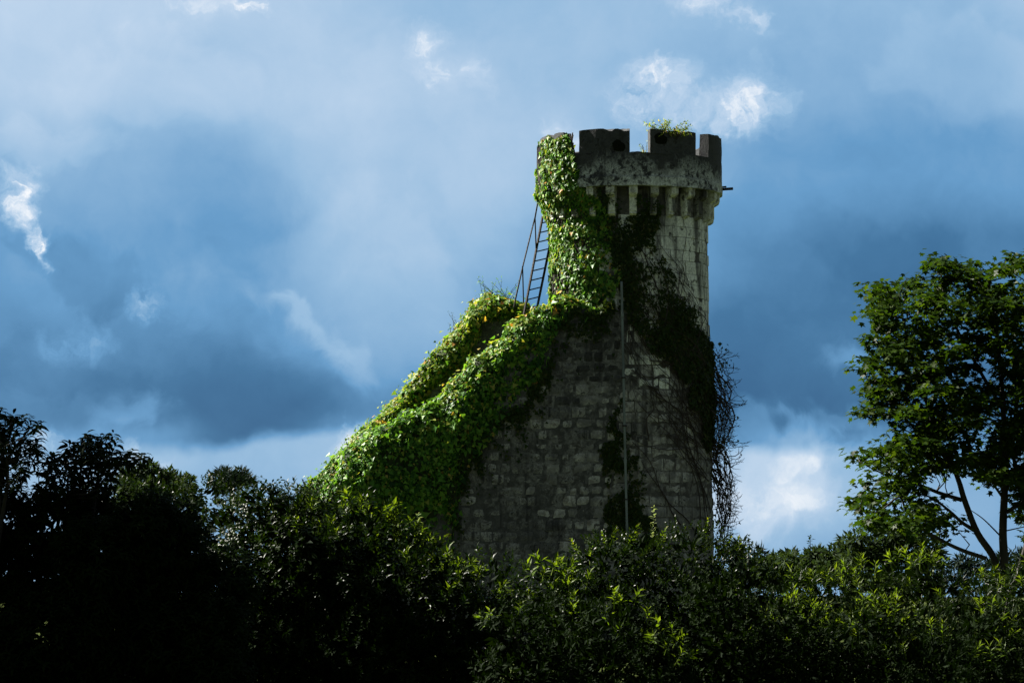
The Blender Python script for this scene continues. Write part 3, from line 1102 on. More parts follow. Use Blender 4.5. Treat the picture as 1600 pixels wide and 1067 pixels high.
# matted stems directly on the stone
parts = []
for k in range(130):
    t0 = R(rnd.uniform(-115, -8)); zc = Z(rnd.uniform(430, 480)); pts = []
    for s in range(9):
        zz = zc + s * .55
        if zz > Z_TOP: break
        r = R_PAR + .03 if zz > Z_PAR - .1 else (float(shaft_r(zz)) + .03 if zz < Z_CORB else float(shaft_r(zz)) + .03 + (zz - Z_CORB) / (Z_PAR - Z_CORB) * .4)
        pts.append(tp(np.array(t0), r, zz)); t0 += R(rnd.gauss(0, 4))
    if len(pts) > 2 and max((q_[0] + (55 if q_[1] < 310 else 0)) for q_ in proj(np.array(pts))) < 955: parts.append(tube(pts, [.022] * len(pts), 4))
tag(obj('stems', mesh('stems', *join(parts), M['twig']), ivyT), kind='stuff')

cr = thing('creeper', tp(np.array(R(88)), 2.6, 0), 'half bare dark creeper slanting across the tower and hanging off its right edge', 'creeper')
P, Nn = tower_scatter(90000, polyB, .10, 61, 12, (-30, 110), (Z(720), Z(290)))
dens = np.clip(.25 + .9 * fbm(P * 1.2, 91), .03, .8)
q_ = proj(P)
sel = rng.random(len(P)) < dens * .8 + np.where((q_[:, 1] > 480) & (q_[:, 0] > 1030), .35, 0)
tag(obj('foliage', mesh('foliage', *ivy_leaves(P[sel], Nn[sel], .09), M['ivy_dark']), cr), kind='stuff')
parts = []


def tower_vine(a, b, wob, r0, steps=12, off=.03):
    """stem lying on the tower from pixel a to pixel b"""
    pts = []
    w1, w2 = rnd.uniform(0, 6), rnd.uniform(0, 6)
    for s in range(steps + 1):
        t = s / steps
        px = a[0] + (b[0] - a[0]) * t + wob * math.sin(w1 + t * 7) * math.sin(math.pi * t)
        py = a[1] + (b[1] - a[1]) * t + wob * math.sin(w2 + t * 6) * math.sin(math.pi * t)
        zz = Z(py, 98)
        r = float(shaft_r(zz)) + off
        sn = max(-.999, min(.999, (at(px, py, 98.5).x - TX) / r))
        pts.append(tp(np.array(math.asin(sn)), r, zz))
    return tube(pts, [r0 * (1 - .6 * s / steps) for s in range(steps + 1)], 4)


for k in range(70):
    t = rnd.random()
    a = (1112 - rnd.random() ** 2 * 30, 560 + rnd.uniform(0, 190))
    b = (a[0] - rnd.uniform(40, 150), a[1] - rnd.uniform(90, 230))
    if b[1] < 320 or b[0] < 960: continue
    parts.append(tower_vine(a, b, 22, rnd.uniform(.008, .018), 16, off=rnd.uniform(.02, .08)))
for a, b in (((1105, 840), (1065, 590)), ((1098, 840), (1060, 600)), ((1110, 830), (1050, 560)), ((1085, 830), (985, 690)), ((1062, 820), (1000, 720)), ((1112, 800), (1070, 640)),
             ((1012, 690), (1014, 600)), ((1014, 605), (1062, 640)), ((1116, 720), (1040, 560)), ((1010, 500), (985, 440)), ((1040, 540), (990, 400)), ((1030, 480), (1000, 350))):
    parts.append(tower_vine(a, b, 7, .022, 16))
for k in range(60):      # fine network above
    a = (rnd.uniform(985, 1080), rnd.uniform(420, 580))
    parts.append(tower_vine(a, (a[0] - rnd.uniform(10, 60), a[1] - rnd.uniform(40, 120)), 8, .012, 7))
tag(obj('stems', mesh('stems', *join(parts), M['twig']), cr), kind='stuff')
# loose strands standing off the right edge
parts = []


def strand(px0, py0, px1, py1, out, r, Yd, steps=14, twigs=5):
    pts = []
    w = rnd.uniform(0, 6)
    for s in range(steps + 1):
        t = s / steps
        px = px0 + (px1 - px0) * t + out * math.sin(math.pi * t ** .7) + 2.2 * math.sin(w + t * 15) + rnd.gauss(0, 1.0)
        pts.append(at(px, py0 + (py1 - py0) * t + rnd.gauss(0, 1.5), Yd + .15 * math.sin(w + t * 5)))
    parts.append(tube(pts, [r * (1 - .72 * s / steps) for s in range(steps + 1)], 4))
    for _ in range(twigs):
        i = rnd.randrange(2, steps)
        p = pts[i]
        L_ = rnd.uniform(.12, .42)
        d = Vector((rnd.uniform(.2, 1), rnd.uniform(-.5, .5), rnd.uniform(-.7, .5))).normalized()
        q = [p]
        for s in range(4):
            d = (d + Vector((rnd.gauss(0, .25), rnd.gauss(0, .2), rnd.gauss(0, .2) + .08))).normalized()
            q.append(q[-1] + d * L_ / 4)
        parts.append(tube(q, [.009, .008, .007, .006, .004], 3))


for k in range(36):
    y0 = rnd.uniform(535, 640)
    strand(1108, y0, rnd.uniform(1110, 1122), min(y0 + rnd.uniform(90, 190), 720), rnd.uniform(4, 36), rnd.choice([.008, .011, .015, .028]), 100 + rnd.uniform(-.8, .8))
for k in range(36):
    y0 = rnd.uniform(670, 760)
    strand(1112, y0, rnd.uniform(1113, 1130), y0 + rnd.uniform(90, 190), rnd.uniform(4, 30), rnd.choice([.008, .011, .015, .028]), 100 + rnd.uniform(-.8, .8))
tag(obj('hanging_stems', mesh('hanging_stems', *join(parts), M['twig']), cr), kind='stuff')
parts = []
for k in range(70):       # crooked outer twigs
    py = rnd.choice([rnd.uniform(540, 700), rnd.uniform(690, 820)])
    px = 1120 + rnd.uniform(-6, 22)
    p = at(px, py, 100 + rnd.uniform(-.7, .7))
    d = Vector((rnd.uniform(.3, 1), rnd.uniform(-.3, .3), rnd.uniform(-.5, .4))).normalized()
    q = [p]
    Ls = rnd.uniform(.25, .62)
    for s in range(6):
        d = (d + Vector((rnd.gauss(0, .3), rnd.gauss(0, .2), rnd.gauss(.06, .3)))).normalized()
        q.append(q[-1] + d * Ls / 6)
        if s in (2, 3, 4):
            e = (d + Vector((rnd.gauss(0, .5), 0, rnd.gauss(0, .6)))).normalized()
            parts.append(tube([q[-1], q[-1] + e * .08, q[-1] + e * .15 + Vector((0, 0, .03))], [.008, .007, .005], 3))
    parts.append(tube(q, [.012 * (1 - s * .1) for s in range(7)], 3))
tag(obj('outer_twigs', mesh('outer_twigs', *join(parts), M['twig']), cr), kind='stuff')

qn = 420
P = np.array([tuple(at(1108 + abs(rnd.gauss(0, 17)), rnd.choice([rnd.uniform(535, 700), rnd.uniform(680, 830)]), 100 + rnd.uniform(-.7, .7))) for _ in range(qn)])
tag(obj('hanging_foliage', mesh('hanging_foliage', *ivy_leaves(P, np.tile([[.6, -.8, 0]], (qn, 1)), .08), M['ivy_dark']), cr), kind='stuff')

iv5 = thing('ivy', at(975, 860, 97.4), 'patch of dark small ivy on both sides of the downpipe foot', 'ivy', 'ivy on the ruin')
P, Nn = tower_scatter(60000, polyD, .08, 71, 14, (-32, 25), (1.5, Z(600)))
sel = rng.random(len(P)) < np.clip(.12 + .75 * fbm(P * 1.8, 93), .02, .34)
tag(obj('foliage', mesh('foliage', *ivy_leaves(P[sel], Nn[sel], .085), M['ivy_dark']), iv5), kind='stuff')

# ------------------------------------------------------------------ iron ladder with handrail
YL0, YL1 = 99.6, 100.2
lad = thing('iron_ladder', at(829, 505, YL0), 'steep black iron ladder with one handrail leaning on the tower', 'ladder')
Lb, Lt = at(817, 500, YL0), at(848, 338, YL1)
Rb, Rt = at(836, 497, YL0 - .05), at(869, 335, YL1 - .05)
for a, b in ((Lb, Lt), (Rb, Rt)):
    V, F = tube([a, a.lerp(b, .5), b], .040, 6)
    obj('stile', mesh('stile', V, F, M['iron']), lad)
for k in range(11):
    t = .10 + k * .0995 * .93
    py = 475 - k * 16.05
    obj('rung', mesh('rung', *tube([Lb.lerp(Lt, t), Rb.lerp(Rt, t + .012)], .019, 6), M['iron']), lad)
hr = [at(803, 480, YL0), at(806, 465, YL0), at(816, 420, YL0 + .15), at(829, 367, YL0 + .35), at(836, 340, YL0 + .45), at(840, 318, YL0 + .5)]
rail = obj('handrail', mesh('handrail', *tube(hr, .024, 6), M['iron']), lad)
for a, b in ((at(816.5, 416, YL0 + .15), at(818, 474, YL0 + .06)), (at(836, 340, YL0 + .45), at(837.5, 388, YL0 + .4))):
    obj('post', mesh('post', *tube([a, b], .02, 6), M['iron']), rail)


# ------------------------------------------------------------------ small plants seeded on the ruin
def seedling(px0, px1, py_base, py_top, Y, label, n=16, leaf=.07, mat='ivy_yellow', cat='plant'):
    c = at((px0 + px1) / 2, py_base, Y)
    t = thing('seedling_plant', c, label, cat, 'plants seeded on the ruin')
    parts, PP, DD = [], [], []
    for k in range(n):
        b = at(rnd.uniform(px0 + .2 * (px1 - px0), px1 - .2 * (px1 - px0)), py_base, Y + rnd.uniform(-.15, .15))
        e = at(rnd.uniform(px0, px1), py_top + rnd.random() ** 1.5 * (py_base - py_top), Y + rnd.uniform(-.25, .25))
        m = b.lerp(e, .55) + Vector((rnd.uniform(-.03, .03), 0, .04))
        parts.append(tube([b, m, e], [.009, .007, .004], 3))
        for s in (.35, .6, .85, 1.0):
            PP.append(b.lerp(e, s)); DD.append((e - b) * .5 + Vector((rnd.gauss(0, .15), rnd.gauss(0, .15), rnd.uniform(-.05, .15))))
    tag(obj('stems', mesh('stems', *join(parts), M['twig']), t), kind='stuff')
    V, F = sprigs(LAUREL, np.array(PP), np.array(DD), .05, 3, leaf, 70, 40)
    tag(obj('foliage', mesh('foliage', V, F, M[mat]), t), kind='stuff')


seedling(1008, 1078, 213, 190, 97.5, 'light green seedlings sprouting on top of the second battlement block from the right', 40, .12)
seedling(998, 1012, 244, 222, 97.5, 'small sprig growing in the gap between two battlement blocks', 6, .06)
seedling(700, 732, 528, 488, 102.3, 'dark straggly plant jutting sideways from the rear ivy slope', 14, .075, 'ivy_dark')
seedling(742, 812, 478, 436, 101.8, 'wispy plants standing on the crest of the rear ivy slope by the ladder foot', 34, .085, 'ivy')
seedling(618, 640, 640, 606, 102, 'small tuft sticking out of the lower rear ivy slope', 9, .08, 'ivy_dark')
seedling(566, 592, 690, 655, 102, 'leafy tuft at the lower end of the rear ivy slope', 10, .09, 'ivy')

# ------------------------------------------------------------------ maple on the right
YM = 60.0
maple_poly = [(1350, 455), (1375, 440), (1398, 455), (1412, 435), (1440, 425), (1455, 403), (1478, 398), (1490, 412), (1515, 406), (1540, 412), (1565, 412), (1580, 393),
              (1640, 388), (1720, 430), (1790, 540), (1790, 700), (1720, 810), (1604, 860), (1592, 800), (1572, 772), (1545, 762), (1520, 745), (1490, 737), (1470, 737), (1440, 735),
              (1446, 768), (1490, 798), (1500, 835), (1440, 842), (1400, 828), (1370, 832), (1332, 826), (1348, 802), (1330, 795), (1308, 802), (1316, 784), (1345, 775), (1345, 750),
              (1318, 716), (1335, 702), (1385, 698), (1385, 682), (1402, 672), (1375, 666), (1342, 648), (1355, 620), (1345, 605), (1365, 590), (1343, 580), (1350, 560), (1362, 545),
              (1343, 530), (1360, 510), (1355, 480)]
mp = thing('maple_tree', at(1569, 1074, YM), 'tall green maple tree with bare forked trunks, cut by the right edge', 'tree')


LAST = [None]


def limb(pts, r0, r1, Y=YM, parent=None, name='limb', wob=.0, mat='bark'):
    P3 = [at(p[0], p[1], Y + (p[2] if len(p) > 2 else 0)) for p in pts]
    sp = smooth_path(P3, 5)
    n = len(sp)
    LAST[0] = obj(name, mesh(name, *tube(sp, [r0 + (r1 - r0) * (i / (n - 1)) for i in range(n)], 8), M[mat], True), parent)
    return sp


skel = []
tr = limb([(1566, 1076), (1567, 960), (1569, 880), (1567, 830), (1570, 756), (1570, 693), (1565, 600), (1556, 510), (1545, 440)], .10, .025, parent=mp, name='trunk'); skel += tr
maple_trunk = LAST[0]
a = limb([(1566, 960), (1556, 880), (1527, 832), (1507, 781), (1499, 754), (1488, 727), (1468, 695), (1445, 620), (1420, 540), (1405, 470)], .075, .018, parent=maple_trunk); skel += a
a = limb([(1572, 960, .5), (1606, 840, .6), (1600, 786, .6), (1588, 737, .5), (1583, 680, .3), (1600, 560, .2), (1620, 450, 0)], .06, .018, parent=maple_trunk); skel += a
a = limb([(1503, 781), (1468, 770), (1446, 761), (1424, 752), (1385, 742), (1340, 720)], .04, .01, parent=maple_trunk); skel += a
a = limb([(1522, 828), (1502, 815), (1480, 795), (1450, 775), (1400, 765)], .04, .01, parent=maple_trunk); skel += a
a = limb([(1540, 872, -.2), (1500, 858, -.4), (1468, 842, -.5), (1436, 822, -.5), (1415, 795, -.5), (1404, 776, -.5), (1370, 800, -.6), (1325, 795, -.6)], .04, .008, parent=maple_trunk); skel += a
a = limb([(1566, 840), (1538, 812), (1516, 796)], .016, .006, parent=maple_trunk); skel += a
a = limb([(1569, 780), (1552, 755), (1545, 735)], .03, .01, parent=maple_trunk); skel += a
a = limb([(1571, 765), (1592, 745), (1605, 735)], .02, .01, parent=maple_trunk); skel += a
a = limb([(1485, 722), (1450, 690), (1400, 640), (1365, 600)], .035, .008, parent=maple_trunk); skel += a
a = limb([(1567, 640), (1520, 560), (1480, 480), (1470, 420)], .04, .008, parent=maple_trunk); skel += a
a = limb([(1568, 690), (1640, 620), (1720, 560)], .05, .01, parent=maple_trunk); skel += a
a = limb([(1573, 800), (1640, 760), (1720, 720)], .04, .01, parent=maple_trunk); skel += a
sk = np.array([tuple(p) for p in skel])
cl = []
tries = 0
while len(cl) < 420 and tries < 60000:
    tries += 1
    q = (rnd.uniform(1305, 1790), rnd.uniform(390, 862))
    if not inpoly([q], maple_poly)[0]: continue
    dy = rnd.gauss(0, .85)
    dmin = 18.5 if q[0] < 1620 else 36
    if q[1] > 640 and q[1] > 560 + (q[0] - 1300) * .3: dmin = 19
    if any((q[0] - c[0]) ** 2 + (q[1] - c[1]) ** 2 + (dy - c[2]) ** 2 * 900 < dmin ** 2 * 1.0 for c in cl): continue
    cl.append((q[0], q[1], dy))
LP, LA, LN, LS = [], [], [], []
tw = []
for (px, py, dy) in cl:
    c = np.array(at(px, py, YM + dy))
    rr = rnd.uniform(.20, .34)
    n = int(rnd.uniform(44, 68))
    d = unit(rng.normal(0, 1, (n, 3)) * np.array([1, 1, .55]) + np.array([0, 0, .18]))
    rad_ = rr * rng.uniform(.45, 1.05, n)[:, None]
    P = c + d * rad_ * np.array([1.15, 1.15, .75])
    # keep the traced outline
    k = inpoly(proj(P), [(x, y) for x, y in maple_poly]) | (rng.random(n) < .25)
    P, d = P[k], d[k]
    n = len(P)
    LP.append(P)
    LN.append(unit(d * .5 + np.array([0, 0, .9]) + rng.normal(0, .35, (n, 3))))
    LA.append(d * np.array([1, 1, .1]) + np.array([0, 0, -.45]) + rng.normal(0, .3, (n, 3)))
    LS.append(rng.uniform(.085, .155, n))
    i = np.argmin(np.linalg.norm((sk - c) * np.array([1, 1, 1.0]) + np.array([0, 0, .3]), axis=1))
    s = Vector(sk[i]); e = Vector(c)
    mid = s.lerp(e, .5) + Vector((rnd.gauss(0, .08), rnd.gauss(0, .1), -.06))
    if (e - s).length < .75 and e.z > s.z - .15:
        tw.append(tube([s, mid, e], [.014, .011, .006], 4))
V, F = leaves(MAPLE, np.concatenate(LP), np.concatenate(LA), np.concatenate(LN), np.concatenate(LS))
tag(obj('crown', mesh('crown', V, F, M['maple']), mp), kind='stuff')
tag(obj('twigs', mesh('twigs', *join(tw), M['bark']), mp), kind='stuff')


# ------------------------------------------------------------------ shrubs of the hedge
def shrub(name, label, cat, Y, profile, kind, mat, group, dens=42, depth=.5, shoots=0, shoot_mat='young', step=.46, low=1.0, stems=4, rbase=.46, shoot_ln=(.16, .30), fillmat='shade_leaf', zlow=None, fill=1.1):
    """woody shrub: foliage in overlapping billows under a top outline given in pixels at distance Y"""
    T, lf, ln, nl = {'laurel': (LAUREL, .09, .15, 10), 'small': (SMALL, .05, .15, 13), 'droop': (DROOP, .09, .10, 9), 'narrow': (NARROW, .09, .13, 11)}[kind]
    px = [p[0] for p in profile]
    pa, pb = at(px[0], 900, Y).x, at(px[-1], 900, Y).x
    cx = (pa + pb) / 2
    root = thing(name, (cx, Y + .2, 0), label, cat, group)
    zmin = (at(800, 1067, Y).z - .25) if zlow is None else zlow
    blobs = []
    n = max(2, int(round((pb - pa) / step)))
    prof = np.array([tuple(at(x, y, Y)) for x, y in profile])
    for i in range(n + 1):
        x = pa + (pb - pa) * i / n + rnd.uniform(-.08, .08)
        zt = float(np.interp(x, prof[:, 0], prof[:, 2]))
        z = zt
        first = True
        while z > zmin:
            r = rbase * rnd.uniform(.72, 1.2)
            if first: r *= .8
            blobs.append((x + rnd.uniform(-.12, .12), Y + rnd.uniform(-.5, .5) * depth + (.25 if first else 0), z - r * .92, r))
            z -= r * 1.05
            first = False
    B = np.array(blobs)
    SP, SD, FP, FD = [], [], [], []
    for b in blobs:
        ns = int(dens * 4 * math.pi * b[3] ** 2)
        d = unit(rng.normal(0, 1, (ns, 3)))
        d = d[(d[:, 1] < .35) | (d[:, 2] > .3)]
        P = np.array(b[:3]) + d * (b[3] * rng.uniform(.74, 1.02, len(d)))[:, None] * np.array([1, 1, .95])
        ins = (np.linalg.norm(P[:, None] - B[None, :, :3], axis=2) < B[None, :, 3] * .72).any(1)
        P, d = P[~ins], d[~ins]
        SP.append(P)
        SD.append(unit(d * .9 + np.array([0, -.1, .55]) + rng.normal(0, .3, d.shape)))
        k = int(ns * fill * 1.8)
        d = unit(rng.normal(0, 1, (k, 3)))
        FP.append(np.array(b[:3]) + d * (b[3] * rng.uniform(.3, .75, k))[:, None]); FD.append(d + rng.normal(0, .5, d.shape))
    SP, SD = np.concatenate(SP), np.concatenate(SD)
    lowq = SP[:, 2] > zmin + .05
    SP, SD = SP[lowq], SD[lowq]
    if kind == 'droop':
        SD = unit(SD + np.array([0, 0, .6]))
        V, F = sprigs(T, SP, SD, ln, nl, lf, 95, 60)
    else:
        V, F = sprigs(T, SP, SD, ln, nl, lf)
    tag(obj('foliage', mesh('foliage', V, F, M[mat]), root), kind='stuff')
    FP, FD = np.concatenate(FP), np.concatenate(FD)
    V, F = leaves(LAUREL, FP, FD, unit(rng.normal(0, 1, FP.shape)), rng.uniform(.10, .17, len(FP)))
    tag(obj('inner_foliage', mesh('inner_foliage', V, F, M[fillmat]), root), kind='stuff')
    for k in range(stems):
        b = B[rnd.randrange(len(B))]
        x0 = cx + (b[0] - cx) * .4
        pts = smooth_path([(x0, Y + .3, 0), ((x0 + b[0]) / 2 + rnd.uniform(-.1, .1), Y + .25, b[2] * .5), (b[0], b[1], b[2])], 4)
        obj('stem', mesh('stem', *tube(pts, [.035 - .022 * i / (len(pts) - 1) for i in range(len(pts))], 6), M['bark']), root)
    # separate young shoots along the top
    if shoots:
        variants = SHOOTS[(kind, shoot_mat)]
        top = [q for q in range(len(SP)) if SD[q][2] > .2 and SP[q][1] < Y + .4]
        top.sort(key=lambda q: -(SP[q][2] - float(np.interp(SP[q][0], prof[:, 0], prof[:, 2]))) + rnd.uniform(0, low))
        for q in top[:shoots]:
            o = bpy.data.objects.new('shoot', rnd.choice(variants))
            COL.objects.link(o)
            o.parent = root
            d = Vector(SD[q] * .9 + np.array([0, 0, .45]) + rng.normal(0, .25, 3)).normalized()
            o.location = Vector(SP[q]) - Vector((cx, Y + .2, 0)) - d * .03
            o.rotation_euler = d.to_track_quat('Z', 'Y').to_euler()
            o.scale = (rnd.uniform(.8, 1.25),) * 3
    return root


def shoot_mesh(T, ln, nl, lf, mat, a0=84, a1=30):
    V, F = sprigs(T, np.zeros((1, 3)), np.array([[.02, .01, 1.]]), ln, nl, lf, a0, a1, .18, .22)
    sv, sf = tube([(0, 0, -.03), (.004, 0, ln * .5), (0, .003, ln)], [.007, .006, .003], 3)
    return mesh('shoot', np.concatenate([V, np.array(sv)]), [tuple(f) for f in F] + [tuple(i + len(V) for i in f) for f in sf], M[mat])


SHOOTS = {}
for mt in ('young', 'laurel', 'pale_sprig'):
    SHOOTS[('laurel', mt)] = [shoot_mesh(LAUREL, rnd.uniform(.10, .22), rnd.randrange(8, 13), .118, mt) for _ in range(5)]
    SHOOTS[('narrow', mt)] = [shoot_mesh(NARROW, rnd.uniform(.10, .22), rnd.randrange(9, 14), .112, mt) for _ in range(5)]
    SHOOTS[('small', mt)] = [shoot_mesh(SMALL, rnd.uniform(.14, .24), rnd.randrange(12, 16), .055, mt) for _ in range(5)]
    SHOOTS[('droop', mt)] = [shoot_mesh(DROOP, .12, 8, .12, mt, 95, 60) for _ in range(5)]

HG = 'shrubs of the hedge in front of the ruin'
shrub('shrub', 'black shaded shrub filling the lower left corner', 'shrub', 33.2, [(-60, 770), (60, 762), (160, 768), (240, 775), (290, 800), (340, 880)], 'droop', 'shade_leaf', HG, 75, depth=1.4, fill=2.6)
shrub('shrub', 'dark shaded shrub along the bottom edge, next to the corner shrub', 'shrub', 36.4, [(215, 850), (330, 880), (450, 900), (560, 920)], 'small', 'shade_leaf', HG, 34)
shrub('shrub', 'small leaved shrub with sparkling leaves below the far pine', 'shrub', 38, [(190, 752), (290, 750), (360, 762), (420, 768), (490, 770)], 'small', 'small', HG, 48, depth=.9, shoots=10, shoot_mat='laurel')
shrub('shrub', 'drooping leaved shrub at the foot of the ivy slope', 'shrub', 37, [(370, 774), (420, 751), (455, 756), (500, 776), (540, 806)], 'droop', 'laurel', HG, 42, depth=.9)
shrub('laurel_shrub', 'laurel with yellow green shoots below the lit ivy', 'shrub', 37, [(455, 768), (490, 752), (525, 764), (570, 780), (610, 812), (660, 838), (695, 868)], 'laurel', 'laurel', HG, 36, depth=1.2, shoots=75, low=.7)
shrub('laurel_shrub', 'laurel with upright shoots in front of the dark stone wall', 'shrub', 37.3, [(640, 874), (700, 882), (770, 872), (800, 866), (850, 879), (905, 904)], 'laurel', 'laurel', HG, 36, depth=1.2, shoots=48, low=.8)
shrub('shrub', 'rounded small leaved shrub at the foot of the tower below the downpipe', 'shrub', 38, [(880, 872), (920, 842), (960, 836), (1000, 838), (1040, 832), (1085, 820), (1120, 838), (1150, 865)], 'small', 'small', HG, 50, depth=.7, shoots=20)
shrub('laurel_shrub', 'low laurel with lit shoots near the bottom edge, under the small leaved shrub', 'shrub', 35.6, [(820, 950), (880, 935), (940, 930), (990, 950), (1030, 990)], 'laurel', 'shade_leaf', HG, 34, depth=.9, shoots=24)
shrub('shrub', 'dark low shrub at the bottom edge between two laurels', 'shrub', 36.5, [(540, 930), (620, 930), (700, 940), (780, 945), (850, 960)], 'laurel', 'shade_leaf', HG, 32)
shrub('shrub', 'black shaded shrub at the bottom edge below the tower', 'shrub', 37.0, [(1000, 950), (1060, 915), (1120, 895), (1180, 905), (1230, 950), (1260, 1010)], 'small', 'shade_leaf', HG, 34)
shrub('laurel_shrub', 'narrow leaved shrub right of the tower foot, under open sky', 'shrub', 39, [(1120, 910), (1170, 914), (1220, 909), (1270, 899), (1310, 909)], 'narrow', 'laurel', HG, 40, depth=1.2, shoots=40, low=2.2)
shrub('laurel_shrub', 'bright tipped shrub below the maple\'s left branches', 'shrub', 40, [(1290, 898), (1340, 890), (1400, 870), (1440, 868), (1490, 876), (1530, 898)], 'narrow', 'laurel', HG, 40, depth=1.2, shoots=55, low=2.2)
shrub('laurel_shrub', 'bright tipped shrub under the maple trunks at the right edge', 'shrub', 39, [(1500, 900), (1550, 895), (1600, 885), (1660, 885)], 'narrow', 'laurel', HG, 40, depth=1.2, shoots=34, low=2.2)
shrub('laurel_shrub', 'low bright tipped shrub at the bottom edge, left of the corner one', 'shrub', 37.2, [(1180, 960), (1250, 940), (1330, 935), (1400, 950)], 'narrow', 'shade_leaf', HG, 36, depth=1.5, shoots=34, low=2.2)
shrub('laurel_shrub', 'low bright tipped shrub in the lower right corner', 'shrub', 37.2, [(1380, 950), (1450, 940), (1540, 945), (1650, 940)], 'narrow', 'shade_leaf', HG, 36, depth=1.5, shoots=34, low=2.2)

# tall flowering spikes rising above the hedge
for px, y0, y1, Y, lab in ((1020, 842, 795, 39, 'pale upright sprig rising in front of the tower foot'), (651, 850, 806, 37, 'pale upright sprig rising before the dark ivy'),
                           (1264, 872, 842, 40, 'thin dark upright sprig against the sky right of the tower'), (1168, 872, 840, 40, 'thin dark upright sprig near the bare creeper')):
    b, e = at(px, y0, Y), at(px + 2, y1, Y)
    t = thing('sprig', b, lab, 'sprig', 'upright sprigs above the hedge')
    obj('stem', mesh('stem', *tube([b - Vector((0, 0, .3)), b.lerp(e, .5) + Vector((.008, 0, 0)), e], [.008, .006, .003], 4), M['twig']), t)
    n = 11
    PP = np.array([tuple(b.lerp(e, k / n)) for k in range(n + 1)])
    V, F = sprigs(SMALL, PP, np.tile([[0, 0, 1.]], (n + 1, 1)), .03, 3, .055, 85, 60)
    obj('leaves', mesh('leaves', V, F, M['pale_sprig'] if px < 1100 else M['laurel']), t)


# ------------------------------------------------------------------ dark drooping trees on the left
def droop_tree(label, Y, poly, n_cl, base_px, offcl=(), leaf=.13):
    t = thing('drooping_tree', at(base_px, 1060, Y) * Vector((1, 1, 0)) if False else Vector((at(base_px, 900, Y).x, Y, 0)), label, 'tree', 'dark trees at the left edge')
    xs = [p[0] for p in poly]; ys = [p[1] for p in poly]
    cl = []
    tries = 0
    while len(cl) < n_cl and tries < 20000:
        tries += 1
        q = (rnd.uniform(min(xs), max(xs)), rnd.uniform(min(ys), max(ys)))
        if inpoly([q], poly)[0] and all((q[0] - c[0]) ** 2 + (q[1] - c[1]) ** 2 > 18 for c in cl): cl.append((*q, rnd.gauss(0, .35)))
    P = [at(a, b, Y + c) for a, b, c in cl] + [Vector(o) for o in offcl]
    tr = smooth_path([(at(base_px, 900, Y).x, Y, 0), (at(base_px + 6, 900, Y).x, Y, 1.2), (at(base_px - 4, 900, Y).x, Y + .1, 2.6)], 4)
    obj('trunk', mesh('trunk', *tube(tr, [.09 - .05 * i / (len(tr) - 1) for i in range(len(tr))], 7), M['bark']), t)
    nodes = list(tr[4:])
    for p in rnd.sample(P, 9):
        lp = smooth_path([tr[-3], tr[-1].lerp(p, .5) + Vector((rnd.gauss(0, .08), 0, -.05)), p], 5)
        obj('limb', mesh('limb', *tube(lp, [.022 - .016 * i / (len(lp) - 1) for i in range(len(lp))], 5), M['bark']), t)
        nodes += lp[3:]
    parts = []
    for p in P:
        s = min(nodes, key=lambda q: (q - p).length + max(0, q.z - p.z) * 2)
        parts.append(tube([s, s.lerp(p, .6) - Vector((0, 0, .03)), p], [.007, .006, .004], 4))
    tag(obj('twigs', mesh('twigs', *join(parts), M['bark']), t), kind='stuff')
    PA = np.array([tuple(p) for p in P])
    D = np.tile([[0, -.05, 1.]], (len(PA), 1)) + rng.normal(0, .3, PA.shape)
    V, F = sprigs(DROOP, PA - unit(D) * .05, D, .07, 8, leaf, 100, 70)
    tag(obj('crown', mesh('crown', V, F, M['shade_leaf']), t), kind='stuff')
    return t


off = []
droop_tree('dark drooping leaved tree cut by the left edge', 33, [(-40, 640), (0, 632), (10, 648), (30, 645), (60, 650), (66, 668), (62, 690), (60, 712), (38, 735), (30, 775), (-40, 780)], 120, -14)
droop_tree('dark drooping leaved small tree, its crown spreading over the hedge', 33.5, [(58, 735), (75, 712), (95, 706), (105, 692), (126, 690), (132, 668), (146, 682), (160, 680), (172, 670), (185, 692), (212, 700), (230, 712), (222, 722), (196, 725), (182, 740), (165, 775), (60, 785)], 150, 130)


# ------------------------------------------------------------------ trees further off
def far_tree(name, label, Y, base_px, top_py, clumps, leaf, mat, n_leaf=70, flat=.7, grp='distant trees behind the hedge'):
    bx = at(base_px, 900, Y).x
    t = thing(name, (bx, Y, 0), label, 'tree', grp)
    ztop = at(base_px, top_py, Y).z
    tr = [(bx, Y, 0), (bx + .15, Y, ztop * .5), (bx - .05, Y, ztop * .9)]
    obj('trunk', mesh('trunk', *tube(smooth_path(tr, 4), [.3 - .24 * i / 8 for i in range(9)], 7), M['bark']), t)
    LP, LD = [], []
    for (px, py, r) in clumps:
        c = np.array(at(px, py, Y + rnd.gauss(0, 1.0)))
        rr = r * Y / FPX
        d = unit(rng.normal(0, 1, (n_leaf, 3)))
        LP.append(c + d * (rr * rng.uniform(.45, 1.05, n_leaf))[:, None] * np.array([1, 1, flat])); LD.append(d)
    LP, LD = np.concatenate(LP), np.concatenate(LD)
    V, F = leaves(LAUREL if mat != 'pine' else NARROW, LP, LD + rng.normal(0, .6, LD.shape), unit(LD + np.array([0, 0, .8]) + rng.normal(0, .4, LD.shape)), rng.uniform(.7, 1.3, len(LP)) * leaf)
    tag(obj('crown', mesh('crown', V, F, M[mat]), t), kind='stuff')


def clump_row(poly, n, r):
    xs = [p[0] for p in poly]; ys = [p[1] for p in poly]
    out = []
    while len(out) < n:
        q = (rnd.uniform(min(xs), max(xs)), rnd.uniform(min(ys), max(ys)))
        if inpoly([q], poly)[0]: out.append((*q, r * rnd.uniform(.7, 1.3)))
    return out


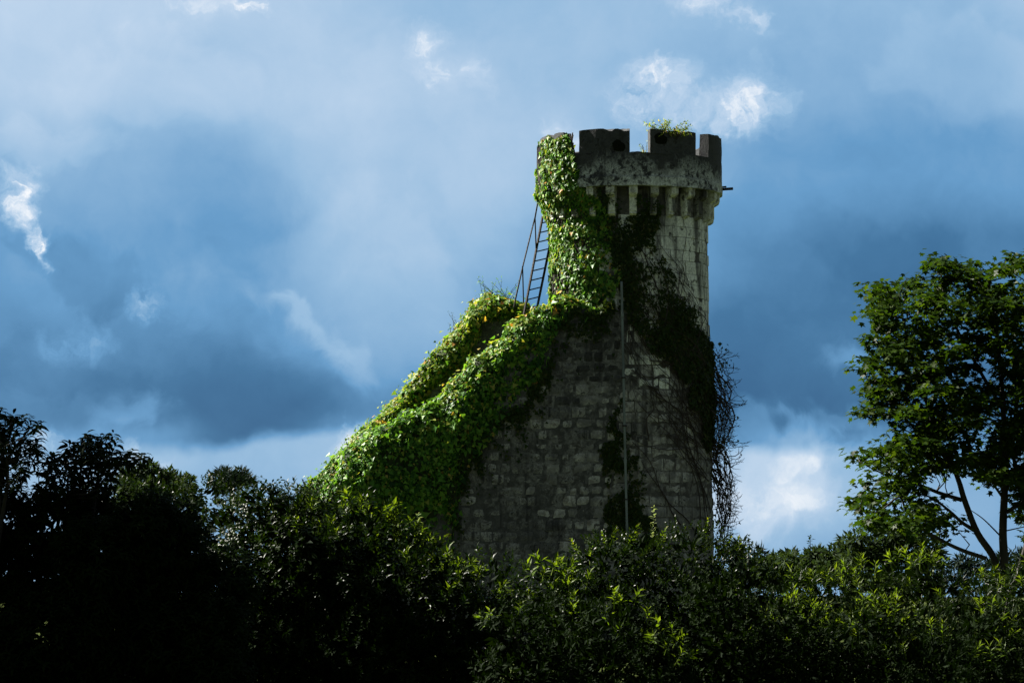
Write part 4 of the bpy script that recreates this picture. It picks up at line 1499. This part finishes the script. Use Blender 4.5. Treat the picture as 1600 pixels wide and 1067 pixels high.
far_tree('broadleaf_tree', 'light green distant treetop behind the small drooping tree', 150, 225, 730, clump_row([(180, 745), (200, 732), (225, 727), (250, 735), (290, 745), (320, 790), (180, 800)], 46, 11), .38, 'far')
far_tree('pine_tree', 'distant dark pine with a flat rounded crown', 190, 360, 738, clump_row([(332, 756), (345, 736), (362, 731), (380, 738), (392, 752), (380, 762), (345, 765)], 34, 8), .42, 'pine', 60, .6)
far_tree('broadleaf_tree', 'dark distant treetop just right of the bare creeper', 150, 1155, 848, clump_row([(1125, 850), (1150, 846), (1175, 853), (1205, 878), (1205, 920), (1110, 920)], 50, 11), .36, 'pine')
far_tree('broadleaf_tree', 'low distant tree right of the tower, left of the rounded one', 140, 1265, 862, clump_row([(1190, 880), (1230, 868), (1280, 862), (1320, 858), (1340, 900), (1190, 920)], 60, 11), .36, 'far')
far_tree('broadleaf_tree', 'rounded distant tree seen under the maple branches', 120, 1385, 820, clump_row([(1318, 840), (1332, 838), (1345, 825), (1380, 818), (1420, 815), (1450, 825), (1465, 850), (1470, 920), (1310, 920)], 90, 12), .30, 'far')
far_tree('broadleaf_tree', 'low dark distant tree behind the maple trunks', 140, 1540, 872, clump_row([(1470, 885), (1520, 872), (1580, 868), (1680, 860), (1700, 920), (1460, 920)], 70, 12), .36, 'pine')

# unseen big tree added left of the view to shade the left end of the hedge
bt = thing('added_shade_tree', (-11.6, 37.5, 0), 'large unseen tree added beyond the left edge to shade the hedge corner', 'tree')
obj('trunk', mesh('trunk', *tube(smooth_path([(-11.6, 37.5, 0), (-11.5, 37.5, 3), (-11.7, 37.4, 7)], 4), [.35 - .025 * i for i in range(9)], 9), M['bark']), bt)
n = 9000
d = unit(rng.normal(0, 1, (n, 3)))
P = np.array([-11.6, 37.0, 6.4]) + d * (rng.uniform(.5, 1, n) * (1 + .35 * fbm(d * 2.2, 15)))[:, None] * np.array([3.2, 3.8, 3.6])
P = P[P[:, 0] < -6.4 - 0 * P[:, 1]]
V, F = leaves(LAUREL, P, rng.normal(0, 1, P.shape), unit(rng.normal(0, 1, P.shape) + np.array([0, 0, .6])), rng.uniform(.3, .5, len(P)))
tag(obj('crown', mesh('crown', V, F, M['shade_leaf']), bt), kind='stuff')
bpy.context.view_layer.update()
